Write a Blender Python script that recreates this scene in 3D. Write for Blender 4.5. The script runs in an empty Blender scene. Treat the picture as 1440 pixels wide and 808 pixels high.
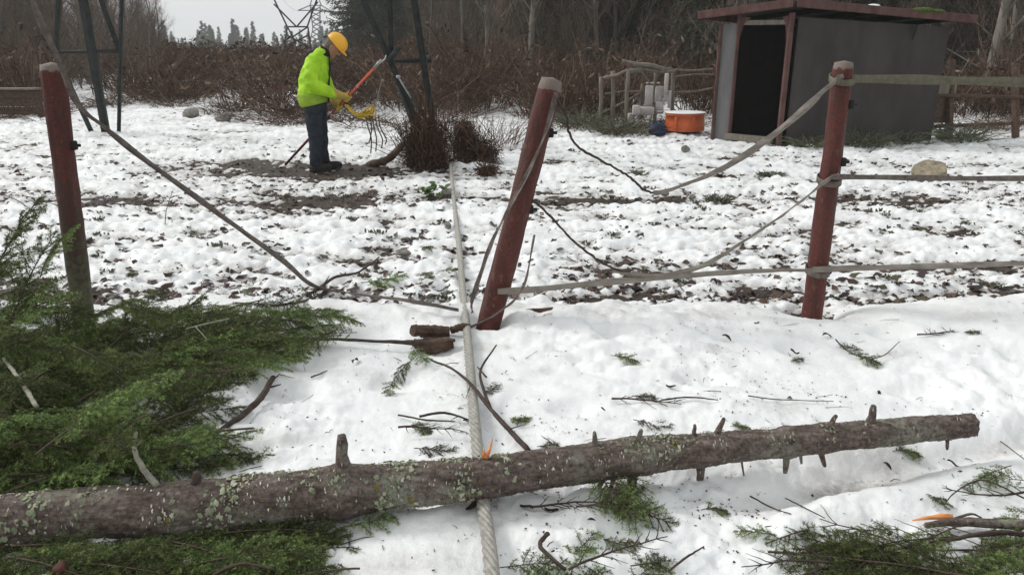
import bpy, math, random
import numpy as np
from mathutils import Vector, Matrix
random.seed(7)
S = bpy.context.scene
COL = S.collection
# ------------------------------------------------------------------ camera
CAMH = 1.6; PITCH = math.radians(18.1); F = 1080.0
cd = bpy.data.cameras.new('camera'); cd.sensor_width = 36.0; cd.lens = 27.0; cd.clip_end = 3000; cd.clip_start = 0.05
cam = bpy.data.objects.new('camera', cd); COL.objects.link(cam)
cam.location = (0, 0, CAMH); cam.rotation_euler = (math.pi/2 - PITCH, 0, 0)
S.camera = cam
S.render.resolution_x = 1024; S.render.resolution_y = 574
# ------------------------------------------------------------------ sky, sun, exposure
SUN_EL = math.radians(38); SUN_ROT = math.radians(-72)
w = bpy.data.worlds.new("World"); S.world = w; w.use_nodes = True
nt = w.node_tree; bgn = nt.nodes['Background']
sky = nt.nodes.new('ShaderNodeTexSky'); sky.sky_type = 'NISHITA'; sky.sun_disc = False
sky.sun_elevation = SUN_EL; sky.sun_rotation = SUN_ROT; sky.dust_density = 6.0; sky.air_density = 1.0
hs = nt.nodes.new('ShaderNodeHueSaturation'); hs.inputs['Saturation'].default_value = 0.12
mx = nt.nodes.new('ShaderNodeMix'); mx.data_type = 'RGBA'; mx.inputs['Factor'].default_value = 0.82
mx.inputs['B'].default_value = (8.1, 8.35, 8.4, 1)          # even overcast layer
nt.links.new(sky.outputs[0], hs.inputs['Color']); nt.links.new(hs.outputs[0], mx.inputs['A'])
nt.links.new(mx.outputs['Result'], bgn.inputs[0]); bgn.inputs[1].default_value = 0.095
sd = bpy.data.lights.new('sun', 'SUN'); sd.energy = 1.5; sd.angle = math.radians(14); sd.color = (1, .97, .93)
so = bpy.data.objects.new('sun', sd); COL.objects.link(so)
# nishita: rotation 0 -> sun toward +Y, turning clockwise
sdir = Vector((math.sin(SUN_ROT)*math.cos(SUN_EL), math.cos(SUN_ROT)*math.cos(SUN_EL), math.sin(SUN_EL)))
so.rotation_euler = sdir.to_track_quat('Z', 'Y').to_euler(); so.location = (0, -5, 20)
S.view_settings.view_transform = 'Standard'; S.view_settings.look = 'None'
S.view_settings.exposure = 0.33; S.view_settings.gamma = 1.0
S.render.engine = 'CYCLES'
S.cycles.volume_bounces = 1; S.cycles.max_bounces = 6; S.cycles.diffuse_bounces = 3
S.cycles.volume_step_rate = 4

# ------------------------------------------------------------------ helpers
CP, SP = math.cos(PITCH), math.sin(PITCH)
def ray(px, py):
    vx = (px-720)/F; vy = -(py-404)/F
    return Vector((vx, CP + vy*SP, -SP + vy*CP))
def G(px, py, z=0.0):
    d = ray(px, py); t = (z-CAMH)/d.z; return Vector((0, 0, CAMH)) + d*t
def At(px, py, Y):
    d = ray(px, py); t = Y/d.y; return Vector((0, 0, CAMH)) + d*t
def zc(p): return p.y*CP + (CAMH-p.z)*SP      # depth along the view axis, metres

_r = np.random.RandomState(11)
_ga = _r.rand(256, 256)*2*np.pi; _gx = np.cos(_ga); _gy = np.sin(_ga)
def pn(x, y, seed=0):
    x = np.asarray(x, float) + seed*17.13; y = np.asarray(y, float) + seed*31.7
    xi = np.floor(x).astype(int); yi = np.floor(y).astype(int); fx = x-xi; fy = y-yi
    u = fx*fx*fx*(fx*(fx*6-15)+10); v = fy*fy*fy*(fy*(fy*6-15)+10)
    def g(a, b, dx, dy):
        a = a & 255; b = b & 255
        return _gx[a, b]*dx + _gy[a, b]*dy
    n0 = g(xi, yi, fx, fy)*(1-u) + g(xi+1, yi, fx-1, fy)*u
    n1 = g(xi, yi+1, fx, fy-1)*(1-u) + g(xi+1, yi+1, fx-1, fy-1)*u
    return (n0*(1-v)+n1*v)*1.4
def sst(a, b, x):
    t = np.clip((x-a)/(b-a), 0, 1); return t*t*(3-2*t)
def tag(o, label=None, cat=None, group=None, kind=None):
    if label: o['label'] = label
    if cat: o['category'] = cat
    if group: o['group'] = group
    if kind: o['kind'] = kind
    return o
def empty(name, loc=(0, 0, 0), rz=0):
    o = bpy.data.objects.new(name, None); COL.objects.link(o); o.empty_display_size = .1
    o.location = loc; o.rotation_euler = (0, 0, rz); return o
def mesh_np(name, V, Fc, mat, smooth=True, attrs=None):
    """V (n,3), Fc list of arrays of faces (m,k)"""
    me = bpy.data.meshes.new(name)
    V = np.asarray(V, np.float32)
    if not isinstance(Fc, list): Fc = [Fc]
    Fc = [np.asarray(f, np.int32) for f in Fc if len(f)]
    nl = sum(f.size for f in Fc); nf = sum(len(f) for f in Fc)
    me.vertices.add(len(V)); me.vertices.foreach_set('co', V.ravel())
    me.loops.add(nl); me.loops.foreach_set('vertex_index', np.concatenate([f.ravel() for f in Fc]))
    tot = np.concatenate([np.full(len(f), f.shape[1], np.int32) for f in Fc])
    st = np.concatenate([[0], np.cumsum(tot)[:-1]]).astype(np.int32)
    me.polygons.add(nf); me.polygons.foreach_set('loop_start', st)
    try: me.polygons.foreach_set('loop_total', tot)
    except Exception: pass
    me.polygons.foreach_set('use_smooth', np.full(nf, smooth))
    if attrs:
        for k, a in attrs.items():
            at = me.attributes.new(k, 'FLOAT', 'POINT'); at.data.foreach_set('value', np.asarray(a, np.float32))
    me.update(calc_edges=True)
    if mat: me.materials.append(mat)
    return me
def link(name, me, parent=None, loc=None):
    o = bpy.data.objects.new(name, me); COL.objects.link(o)
    if parent is not None: o.parent = parent
    if loc is not None: o.location = loc
    return o
class MB:
    """mesh collector"""
    def __init__(s): s.V = []; s.F3 = []; s.F4 = []; s.n = 0; s.A = []
    def add(s, v, f3=(), f4=(), a=0.0):
        s.V.append(np.asarray(v, float)); 
        if len(f3): s.F3.append(np.asarray(f3)+s.n)
        if len(f4): s.F4.append(np.asarray(f4)+s.n)
        s.A.append(np.full(len(v), a) if np.isscalar(a) else a); s.n += len(v)
    def tube(s, pts, rad, n=8, a=0.0, cap=True, flat=None, rough=0.0, twist=0.0, up=None):
        P = np.array([tuple(p) for p in pts], float); m = len(P)
        R = np.full(m, rad, float) if np.isscalar(rad) else np.asarray(rad, float)
        T = np.gradient(P, axis=0); T /= np.linalg.norm(T, axis=1)[:, None]+1e-12
        ref = np.array(up if up is not None else ((0, 0, 1.) if abs(T[0, 2]) < .9 else (1., 0, 0)), float)
        V = []
        for i in range(m):
            a1 = ref - T[i]*np.dot(ref, T[i]); a1 /= np.linalg.norm(a1)+1e-12; a2 = np.cross(T[i], a1)
            if up is None: ref = a1
            th = np.arange(n)/n*2*np.pi + twist*i
            rr = R[i]*(1 + (rough*(np.random.rand(n)-.5) if rough else 0))
            f1, f2 = (1, 1) if flat is None else flat
            V.append(P[i] + (np.cos(th)*rr*f1)[:, None]*a1 + (np.sin(th)*rr*f2)[:, None]*a2)
        V = np.concatenate(V)
        i = np.arange(m-1)[:, None]*n; j = np.arange(n)[None, :]; j2 = (j+1) % n
        f4 = np.stack([i+j, i+j2, i+n+j2, i+n+j], -1).reshape(-1, 4)
        f3 = []
        if cap:
            V = np.concatenate([V, P[:1], P[-1:]]); b = m*n
            f3 = [(b, (k+1) % n, k) for k in range(n)] + [(b+1, (m-1)*n+k, (m-1)*n+(k+1) % n) for k in range(n)]
        s.add(V, f3, f4, a)
    def box(s, c, size, rot=None, a=0.0, bev=0.0):
        hx, hy, hz = [q/2 for q in size]
        M = rot if rot is not None else Matrix.Identity(3)
        c = Vector(c)
        if bev <= 0:
            v = [Vector((x, y, z)) for x in (-hx, hx) for y in (-hy, hy) for z in (-hz, hz)]
            f = [(0, 1, 3, 2), (4, 6, 7, 5), (0, 4, 5, 1), (2, 3, 7, 6), (0, 2, 6, 4), (1, 5, 7, 3)]
            s.add([tuple(M@p + c) for p in v], (), f, a); return
        b = min(bev, hx*.9, hy*.9, hz*.9)
        v = []
        for sx in (-1, 1):
            for sy in (-1, 1):
                for sz in (-1, 1):
                    v += [Vector((sx*hx, sy*(hy-b), sz*(hz-b))), Vector((sx*(hx-b), sy*hy, sz*(hz-b))), Vector((sx*(hx-b), sy*(hy-b), sz*hz))]
        def I(sx, sy, sz, k): return ((sx > 0)*4 + (sy > 0)*2 + (sz > 0))*3 + k
        f4 = []; f3 = []
        for k in range(3):
            for sg in (-1, 1):
                o = [(-1, -1), (1, -1), (1, 1), (-1, 1)]
                q = []
                for p_, r_ in o:
                    t = [0, 0, 0]; t[k] = sg; t[(k+1) % 3] = p_; t[(k+2) % 3] = r_
                    q.append(I(*t, k))
                f4.append(q if sg > 0 else q[::-1])
        for k in range(3):
            k1, k2 = (k+1) % 3, (k+2) % 3
            for p_ in (-1, 1):
                for r_ in (-1, 1):
                    t = [0, 0, 0]; t[k1] = p_; t[k2] = r_
                    q = []
                    for sg, kk in ((-1, k1), (1, k1), (1, k2), (-1, k2)):
                        t[k] = sg; q.append(I(*t, kk))
                    f4.append(q if p_*r_ < 0 else q[::-1])
        for sx in (-1, 1):
            for sy in (-1, 1):
                for sz in (-1, 1):
                    q = [I(sx, sy, sz, k) for k in range(3)]
                    f3.append(q if sx*sy*sz > 0 else q[::-1])
        s.add([tuple(M@p + c) for p in v], f3, f4, a)
    def bar(s, p, q, wd, th, a=0.0, bev=0.0, up=(0, 0, 1)):
        p = Vector(p); q = Vector(q); x = (q-p); L = x.length; x.normalize()
        y = Vector(up).cross(x)
        if y.length < 1e-3: y = Vector((1, 0, 0)).cross(x)
        y.normalize(); z = x.cross(y)
        M = Matrix((x, y, z)).transposed()
        s.box((p+q)/2, (L, wd, th), M, a, bev)
    def ell(s, c, r, rot=None, a=0.0, nu=16, nv=10):
        th = np.linspace(0, np.pi, nv+1)[1:-1]; ph = np.arange(nu)/nu*2*np.pi
        V = [(np.sin(t)*np.cos(p)*r[0], np.sin(t)*np.sin(p)*r[1], np.cos(t)*r[2]) for t in th for p in ph]
        V += [(0, 0, r[2]), (0, 0, -r[2])]
        V = np.array(V)
        if rot is not None: V = V @ np.array(rot).T
        V = V + np.array(tuple(c))
        m = nv-1; i = np.arange(m-1)[:, None]*nu; j = np.arange(nu)[None, :]; j2 = (j+1) % nu
        f4 = np.stack([i+j, i+nu+j, i+nu+j2, i+j2], -1).reshape(-1, 4); b = m*nu
        f3 = [(b, k, (k+1) % nu) for k in range(nu)] + [(b+1, (m-1)*nu+(k+1) % nu, (m-1)*nu+k) for k in range(nu)]
        s.add(V, f3, f4, a)
    def mesh(s, name, mat, smooth=True, flipfix=False):
        F_ = []
        if s.F4: F_.append(np.concatenate(s.F4))
        if s.F3: F_.append(np.concatenate(s.F3))
        return mesh_np(name, np.concatenate(s.V), F_, mat, smooth, {'tone': np.concatenate(s.A)})
    def obj(s, name, mat, parent=None, smooth=True):
        return link(name, s.mesh(name, mat, smooth), parent)
def fuse(o, voxel, smooth_it=4):
    """turn an object's overlapping shapes into one continuous skin"""
    m = o.modifiers.new('r', 'REMESH'); m.mode = 'VOXEL'; m.voxel_size = voxel; m.use_smooth_shade = True
    if smooth_it:
        s_ = o.modifiers.new('s', 'SMOOTH'); s_.iterations = smooth_it; s_.factor = .5
    bpy.context.view_layer.update()
    dg = bpy.context.evaluated_depsgraph_get()
    me = bpy.data.meshes.new_from_object(o.evaluated_get(dg)); old = o.data
    o.modifiers.clear(); o.data = me
    if not me.materials and old.materials: me.materials.append(old.materials[0])
    return o

# ------------------------------------------------------------------ materials
class N:
    def __init__(s, name):
        s.m = bpy.data.materials.new(name); s.m.use_nodes = True; s.t = s.m.node_tree
        s.b = s.t.nodes['Principled BSDF']
    def n(s, ty, **kw):
        x = s.t.nodes.new(ty)
        for k, v in kw.items():
            if k in x.inputs.keys() if isinstance(k, str) else False: x.inputs[k].default_value = v
            else: setattr(x, k, v)
        return x
    def l(s, a, b): s.t.links.new(a, b)
    def coord(s, kind='Object', scale=(1, 1, 1)):
        tc = s.n('ShaderNodeTexCoord'); mp = s.n('ShaderNodeMapping'); mp.inputs['Scale'].default_value = scale
        s.l(tc.outputs[kind], mp.inputs[0]); return mp.outputs[0]
    def noise(s, co, scale, detail=4, rough=.6):
        x = s.n('ShaderNodeTexNoise'); x.inputs['Scale'].default_value = scale; x.inputs['Detail'].default_value = detail
        x.inputs['Roughness'].default_value = rough; s.l(co, x.inputs['Vector']); return x.outputs['Fac']
    def voro(s, co, scale, feat='F1'):
        x = s.n('ShaderNodeTexVoronoi'); x.feature = feat; x.inputs['Scale'].default_value = scale; s.l(co, x.inputs['Vector']); return x.outputs['Distance']
    def ramp(s, fac, stops):
        r = s.n('ShaderNodeValToRGB'); e = r.color_ramp.elements
        while len(e) < len(stops): e.new(.5)
        for i, (p, c) in enumerate(stops):
            e[i].position = p; e[i].color = (*c, 1) if not np.isscalar(c) else (c, c, c, 1)
        s.l(fac, r.inputs[0]); return r.outputs[0]
    def mix(s, fac, a, b, mode='MIX'):
        x = s.n('ShaderNodeMix'); x.data_type = 'RGBA'; x.blend_type = mode
        for k, v in (('Factor', fac), ('A', a), ('B', b)):
            if hasattr(v, 'is_linked'): s.l(v, x.inputs[k])
            elif k == 'Factor': x.inputs[k].default_value = v
            else: x.inputs[k].default_value = (*v, 1)
        return x.outputs['Result']
    def math(s, op, a, b=0.0):
        x = s.n('ShaderNodeMath'); x.operation = op
        for i, v in enumerate((a, b)):
            if hasattr(v, 'is_linked'): s.l(v, x.inputs[i])
            else: x.inputs[i].default_value = v
        return x.outputs[0]
    def attr(s, nm):
        x = s.n('ShaderNodeAttribute'); x.attribute_name = nm; return x.outputs['Fac']
    def bump(s, h, strength, dist=.01):
        x = s.n('ShaderNodeBump'); x.inputs['Strength'].default_value = strength; x.inputs['Distance'].default_value = dist
        s.l(h, x.inputs['Height']); s.l(x.outputs[0], s.b.inputs['Normal']); return x
    def out(s, col=None, rough=.7, spec=.3, metal=0):
        if col is not None:
            if hasattr(col, 'is_linked'): s.l(col, s.b.inputs['Base Color'])
            else: s.b.inputs['Base Color'].default_value = (*col, 1)
        if hasattr(rough, 'is_linked'): s.l(rough, s.b.inputs['Roughness'])
        else: s.b.inputs['Roughness'].default_value = rough
        s.b.inputs['Specular IOR Level'].default_value = spec; s.b.inputs['Metallic'].default_value = metal
        return s.m
def simple(name, c1, c2, scale=8, rough=.7, bump=.3, dist=.005, spec=.15, metal=0, stretch=(1, 1, 1), rnd=0.0):
    k = N(name); co = k.coord('Object', stretch); f = k.noise(co, scale, 6, .65)
    col = k.ramp(f, [(.3, c1), (.7, c2)])
    if rnd:
        oi = k.n('ShaderNodeObjectInfo'); 
        v = k.math('ADD', k.math('MULTIPLY', oi.outputs['Random'], rnd), 1-rnd/2)
        hv = k.n('ShaderNodeHueSaturation'); k.l(v, hv.inputs['Value']); k.l(col, hv.inputs['Color']); col = hv.outputs[0]
    if bump: k.bump(f, bump, dist)
    return k.out(col, rough, spec, metal)

def m_snow():
    k = N('snow'); co = k.coord('Object')
    f1 = k.noise(co, 3, 5, .6); f2 = k.noise(co, 45, 5, .7); f3 = k.noise(co, 260, 3, .6)
    base = k.ramp(f1, [(.3, (.72, .735, .745)), (.7, (.86, .865, .86))])
    speck = k.ramp(k.noise(co, 75, 4, .75), [(.655, 0.0), (.72, 1.0)])
    base = k.mix(k.math('MULTIPLY', speck, .3), base, (.36, .33, .30))
    d = k.attr('dirt'); dn = k.math('MULTIPLY', d, k.ramp(f2, [(.25, .25), (.7, 1.0)]))
    base = k.mix(dn, base, (.20, .16, .125))
    h = k.math('ADD', k.math('MULTIPLY', f2, .8), k.math('MULTIPLY', f3, .25))
    k.bump(h, .55, .012)
    k.b.inputs['Subsurface Weight'].default_value = 0.0
    return k.out(base, .55, .35)
def m_soil():
    k = N('soil'); co = k.coord('Object'); f = k.noise(co, 9, 8, .7); g = k.noise(co, 60, 6, .7)
    c = k.ramp(f, [(.3, (.024, .016, .013)), (.52, (.060, .042, .030)), (.72, (.12, .10, .06))])
    c = k.mix(k.ramp(g, [(.35, 0.0), (.7, .8)]), c, (.05, .032, .026)); k.bump(g, .9, .03)
    return k.out(c, .6, .3)
def m_bark():
    k = N('mossy_bark'); co = k.coord('Object', (1, 1, 1)); s_ = k.coord('Object', (1.0, 4, 4))
    f = k.noise(s_, 10, 8, .7); g = k.noise(co, 70, 6, .7)
    c = k.ramp(f, [(.3, (.060, .043, .036)), (.5, (.185, .140, .120)), (.72, (.33, .27, .24))])
    c = k.mix(k.ramp(g, [(.42, 0.0), (.62, .75)]), c, (.045, .033, .028))
    # grey-green film and white flecks of lichen
    big = k.noise(co, 3.2, 4, .6)
    film = k.math('MULTIPLY', k.ramp(big, [(.5, 0.0), (.62, 1.0)]), k.ramp(k.noise(co, 38, 5, .7), [(.44, 0.0), (.56, .85)]))
    c = k.mix(film, c, (.29, .30, .235))
    tc = k.coord('Object', (3.0, .8, .8)); v = k.voro(tc, 30)
    fl = k.math('MULTIPLY', k.ramp(v, [(.12, 1.0), (.22, 0.0)]), k.ramp(k.noise(co, 7.5, 4, .7), [(.53, 0.0), (.58, 1.0)]))
    c = k.mix(fl, c, (.58, .56, .47))
    h = k.math('ADD', f, k.math('MULTIPLY', g, .5)); k.bump(h, 1.0, .02)
    return k.out(c, .75, .25)
def m_red():
    k = N('red_post_paint'); co = k.coord('Object', (1, 1, .18)); f = k.noise(co, 16, 8, .72); g = k.noise(k.coord('Object'), 80, 4, .6)
    c = k.ramp(f, [(.28, (.035, .011, .008)), (.5, (.098, .020, .014)), (.75, (.155, .036, .026))])
    c = k.mix(k.ramp(g, [(.46, 0.0), (.66, .85)]), c, (.032, .017, .013)); pe = k.noise(k.coord('Object', (1, 1, .5)), 26, 6, .7); c = k.mix(k.ramp(pe, [(.60, 0.0), (.64, .7)]), c, (.15, .09, .07))
    t = k.attr('tone')   # 0 painted, 1 bare weathered end; -1 green algae
    fr = k.noise(k.coord('Object'), 30, 5, .7)
    tt = k.math('ADD', t, k.math('MULTIPLY', k.math('SUBTRACT', fr, .5), 1.4))
    c = k.mix(k.ramp(tt, [(.5, 0.0), (.62, 1.0)]), c, (.17, .135, .115))
    al = k.math('ADD', k.math('MULTIPLY', t, -1.0), k.math('MULTIPLY', k.math('SUBTRACT', fr, .5), 1.8)); c = k.mix(k.ramp(al, [(.0, 0.0), (.35, .8)]), c, (.040, .024, .017))
    c = k.mix(k.ramp(al, [(.42, 0.0), (.8, .8)]), c, (.075, .088, .045))
    k.bump(k.math('ADD', f, k.math('MULTIPLY', g, .4)), .9, .012)
    return k.out(c, .62, .35)
def m_needle(name, stops, rnd=.5):
    k = N(name); t = k.attr('tone'); c = k.ramp(t, stops)
    oi = k.n('ShaderNodeObjectInfo'); hv = k.n('ShaderNodeHueSaturation')
    k.l(k.math('ADD', k.math('MULTIPLY', oi.outputs['Random'], rnd), 1-rnd/2), hv.inputs['Value'])
    k.l(k.math('ADD', k.math('MULTIPLY', oi.outputs['Random'], .03), .485), hv.inputs['Hue'])
    k.l(c, hv.inputs['Color']); c = hv.outputs[0]
    k.out(c, .55, .3)
    tr = k.n('ShaderNodeBsdfTranslucent'); k.l(c, tr.inputs[0]); ms = k.n('ShaderNodeMixShader'); ms.inputs[0].default_value = .3
    k.l(k.b.outputs[0], ms.inputs[1]); k.l(tr.outputs[0], ms.inputs[2]); k.l(ms.outputs[0], k.t.nodes['Material Output'].inputs[0])
    return k.m
def m_tone(name, stops, rough=.8, spec=.2, rnd=.3, bump=0):
    k = N(name); c = k.ramp(k.attr('tone'), stops)
    oi = k.n('ShaderNodeObjectInfo'); hv = k.n('ShaderNodeHueSaturation')
    k.l(k.math('ADD', k.math('MULTIPLY', oi.outputs['Random'], rnd), 1-rnd/2), hv.inputs['Value']); k.l(c, hv.inputs['Color'])
    if bump:
        k.bump(k.noise(k.coord('Object'), 60, 5, .7), bump, .005)
    return k.out(hv.outputs[0], rough, spec)
M = {}
M['snow'] = m_snow(); M['soil'] = m_soil(); M['bark'] = m_bark(); M['red'] = m_red()
M['needle'] = m_needle('bough_needles', [(0, (.014, .022, .010)), (.38, (.056, .086, .027)), (.72, (.145, .200, .060)), (1, (.30, .36, .13))], 1.0)
M['needle_dull'] = m_needle('forest_needles', [(0, (.026, .034, .018)), (.6, (.062, .072, .040)), (1, (.12, .125, .07))], .6)
M['needle_grey'] = m_needle('withered_needles', [(0, (.05, .055, .035)), (.6, (.12, .13, .08)), (1, (.2, .2, .13))], .4)
M['twig'] = simple('twig_bark', (.045, .03, .022), (.12, .09, .07), 40, .8, .4)
M['palestick'] = simple('lichen_stick', (.16, .15, .12), (.34, .33, .27), 60, .85, .6)
M['darkstick'] = simple('wet_stick', (.03, .022, .018), (.085, .06, .05), 30, .65, .5)
M['palebark'] = simple('pale_tree_bark', (.10, .09, .075), (.21, .19, .165), 9, .9, .4, rnd=.4, stretch=(1, 1, .3))
M['treebark'] = simple('tree_bark', (.07, .062, .052), (.17, .155, .13), 9, .9, .4, rnd=.5, stretch=(1, 1, .3))
M['alder'] = m_tone('alder_twigs', [(0, (.09, .064, .050)), (.6, (.16, .115, .090)), (1, (.26, .20, .16))], .85, .1, .4)
M['brush'] = m_tone('brush_stems', [(0, (.034, .020, .014)), (.4, (.086, .051, .035)), (.75, (.155, .100, .070)), (1, (.28, .23, .17))], .85, .1, .3)
M['leaf'] = m_tone('dead_leaf', [(0, (.022, .014, .013)), (.5, (.055, .032, .028)), (.85, (.10, .062, .042)), (1, (.06, .075, .03))], .6, .3, .2)
M['lichen'] = m_tone('leafy_lichen', [(0, (.15, .18, .11)), (.45, (.34, .36, .25)), (.72, (.58, .56, .47)), (.9, (.66, .64, .56)), (1, (.16, .13, .04))], .9, .1, .2, .6)
M['tape'] = simple('fence_tape', (.15, .13, .11), (.30, .27, .235), 30, .7, .5, stretch=(.3, 1, 1))
M['tapedark'] = simple('wet_fence_tape', (.075, .06, .052), (.19, .16, .145), 30, .6, .5)
M['tapeolive'] = simple('olive_fence_tape', (.10, .092, .066), (.165, .155, .115), 30, .7, .4)
M['cable'] = simple('cable_strand', (.20, .19, .165), (.40, .39, .35), 50, .5, .4, spec=.4)
M['orangewood'] = simple('fresh_split_wood', (.55, .17, .05), (.8, .38, .16), 50, .7, .5, stretch=(.3, 1, 1))
M['rotwood'] = simple('rotten_wood', (.035, .022, .017), (.13, .085, .06), 18, .8, .9, .02)
M['greywood'] = simple('grey_weathered_wood', (.10, .085, .07), (.22, .19, .155), 12, .85, .5, stretch=(1, 1, .3))
M['steel'] = simple('dull_steel', (.018, .022, .022), (.045, .052, .050), 10, .6, .2)
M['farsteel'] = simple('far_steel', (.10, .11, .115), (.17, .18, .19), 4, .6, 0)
M['rock'] = simple('field_stone', (.12, .10, .075), (.36, .31, .22), 14, .85, .8, .02)
M['greyrock'] = simple('grey_stone', (.10, .095, .085), (.30, .28, .25), 14, .85, .8, .02)
M['hivis'] = simple('hivis_fabric', (.24, .46, .012), (.42, .70, .035), 6, .65, .5, .02)
M['hivisdull'] = simple('soiled_hivis_fabric', (.20, .30, .025), (.30, .44, .05), 9, .7, .4, .01)
M['navy'] = simple('navy_work_trousers', (.012, .016, .024), (.035, .042, .055), 14, .8, .5, .01)
M['black'] = simple('black_rubber', (.012, .012, .012), (.03, .03, .03), 20, .6, .3)
M['skin'] = simple('skin', (.30, .15, .09), (.40, .21, .14), 12, .5, .1)
M['hat'] = simple('yellow_helmet_plastic', (.72, .36, .015), (.80, .42, .02), 4, .3, 0, spec=.5)
M['glove'] = simple('leather_glove', (.30, .22, .05), (.50, .38, .10), 30, .7, .5)
M['rope'] = simple('yellow_rope', (.42, .27, .02), (.62, .44, .05), 60, .8, .6)
M['pole'] = simple('orange_pole', (.50, .07, .025), (.66, .12, .045), 10, .35, .05, spec=.5)
M['polelow'] = simple('dirty_pole', (.07, .012, .014), (.14, .025, .025), 20, .45, .1)
M['alu'] = simple('grey_metal_fitting', (.25, .25, .25), (.42, .42, .40), 20, .4, .1, metal=.5)
M['shedwall'] = simple('grey_shed_panel', (.034, .030, .029), (.066, .060, .058), 2.2, .85, .4, .01, stretch=(1, 1, .35))
M['sheddoorwall'] = simple('pale_shed_board', (.085, .085, .088), (.14, .137, .138), 5, .8, .3, .01, stretch=(1, 1, .2))
M['pink'] = simple('faded_red_trim', (.055, .026, .023), (.125, .072, .066), 8, .8, .4, .01, stretch=(1, 1, .4))
M['shedshade'] = simple('shaded_shed_ply', (.005, .0045, .004), (.010, .009, .008), 8, .95, .2, spec=0.0)  # near black: the shade inside the shed is put into the colour
M['roofing'] = simple('roof_felt', (.05, .045, .04), (.10, .085, .075), 20, .9, .5)
M['orange'] = simple('orange_tub_plastic', (.46, .085, .02), (.62, .14, .045), 3, .45, .1, spec=.4)
M['blue'] = simple('blue_plastic', (.012, .022, .055), (.02, .035, .08), 5, .5, .1)
M['white'] = simple('dirty_white_plastic', (.30, .27, .26), (.5, .46, .44), 6, .6, .1)
M['moss'] = simple('moss', (.03, .05, .012), (.10, .14, .03), 40, .95, .9, .02)
M['leafgreen'] = m_needle('green_leaves', [(0, (.03, .06, .01)), (.5, (.07, .13, .025)), (1, (.16, .24, .06))], .3)
# ------------------------------------------------------------------ ground
POST_R = G(1142, 440); POST_C = G(686, 462); POST_L = G(120, 465)
MUD = G(420, 245); 
def edge_y(x): return 4.50 + .16*pn(x*.8, x*0+3.3, 5) + .09*pn(x*3, x*0+1.3, 6)
def h_base(x, y):
    far = np.clip(y-14, 0, None)
    return .025*pn(x*.35, y*.35, 1) + .12*pn(x*.08, y*.08, 2)*sst(8, 20, y) + .004*far
def h_snow(x, y, detail=True):
    e = edge_y(x); near = 1 - sst(-.16, .20, y-e)
    hf = .030*pn(x*1.7, y*2.3, 3) + .040*pn(x*3.0, y*6.6, 4) - .020 - .030*pn(x*.7, y*1.3, 23)
    hn = .04*pn(x*.9, y*.9, 7) + .018*pn(x*2.6, y*2.6, 8)
    if detail:
        hf = hf + .024*np.abs(pn(x*7, y*11, 9))*2 + .017*pn(x*14, y*22, 10) + .006*pn(x*41, y*41, 11) - .02
        fo = sst(-.35, .35, pn(x*.7+3, y*.7, 21))
        hn = hn + fo*(.040*np.abs(pn(x*4.5, y*6, 12)) + .018*pn(x*11, y*14, 13)) + .006*pn(x*11, y*11, 16) + .005*pn(x*28, y*30, 14)*(.5+fo) + .0025*pn(x*60, y*60, 15)
    z = hf*(1-near) + (hn + .065)*near
    # bands trodden to leaf litter
    band = np.exp(-((y-4.86)/.13)**2)*.040*sst(-.3, .5, pn(x*1.1, y*2, 17)+.2) + np.exp(-((y-8.0)/.35)**2)*.022 + np.exp(-((y-5.5)/.12)**2)*.02*(x > .6)
    z = z - band*(1-near)
    # mud worn by feet round the tower worker
    mx_ = (x-MUD.x)/1.9; my_ = (y-(MUD.y+.55-.06*(x-MUD.x)))/.62
    z = z - .085*np.exp(-(mx_**2+my_**2)**1.3)*(.8+.7*pn(x*2, y*2.5, 18))
    m2 = ((x+2.0)/.62)**2 + ((y-7.85)/.55)**2; z = z - .060*np.exp(-m2**1.2)*(.8+.8*pn(x*3, y*3, 19))
    # cleared snow round the right post, drip line by the middle post
    for P_, r_, d_ in ((POST_R, .16, .16), (POST_C, .13, .08), (POST_L, .2, .08)):
        z = z - d_*np.exp(-(((x-P_.x)/r_)**2+((y-P_.y)/(r_*.9))**2)**1.5)
    # wheel rut right of the trunk
    rx = (y - (2.40 + (x-.98)*.38))/.10
    z = z - .075*np.exp(-rx**2*1.0)*sst(.5, 1.1, x)*near + .02*np.exp(-((rx+2)/1.0)**2)*sst(.5, 1.1, x)*near
    # old boot marks
    for bx, by, br in ((-.95, 3.55, .16), (-.75, 3.9, .14), (-1.0, 3.15, .15), (-.55, 3.3, .12), (.55, 3.9, .1), (1.5, 3.7, .12), (2.1, 3.95, .12), (.9, 3.3, .11), (.25, 3.0, .10), (1.9, 3.25, .11), (-.3, 2.35, .11), (.35, 2.1, .10), (2.6, 3.6, .13), (-.35, 3.75, .11)):
        z = z - .045*np.exp(-(((x-bx+.03*pn(x*6, y*6, 22))/br)**2+((y-by)/(br*.8))**2)**2)
    return z + h_base(x, y)
def h_soil(x, y):
    e = edge_y(x); near = 1 - sst(-.10, .14, y-e)
    return h_base(x, y) - .060 + .012*pn(x*1.5, y*1.5, 31) + .022*pn(x*9, y*11, 32) + .012*pn(x*26, y*28, 33) + .006*pn(x*55, y*55, 34) - .05*near
def gz(x, y):
    a = np.array([float(x)]); b = np.array([float(y)])
    return float(max(h_snow(a, b, False)[0], h_soil(a, b)[0]))
def GS(px, py, dz=0.0):
    z = dz
    for _ in range(4):
        g = G(px, py, z); z = gz(g.x, g.y)+dz
    return G(px, py, z)
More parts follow.
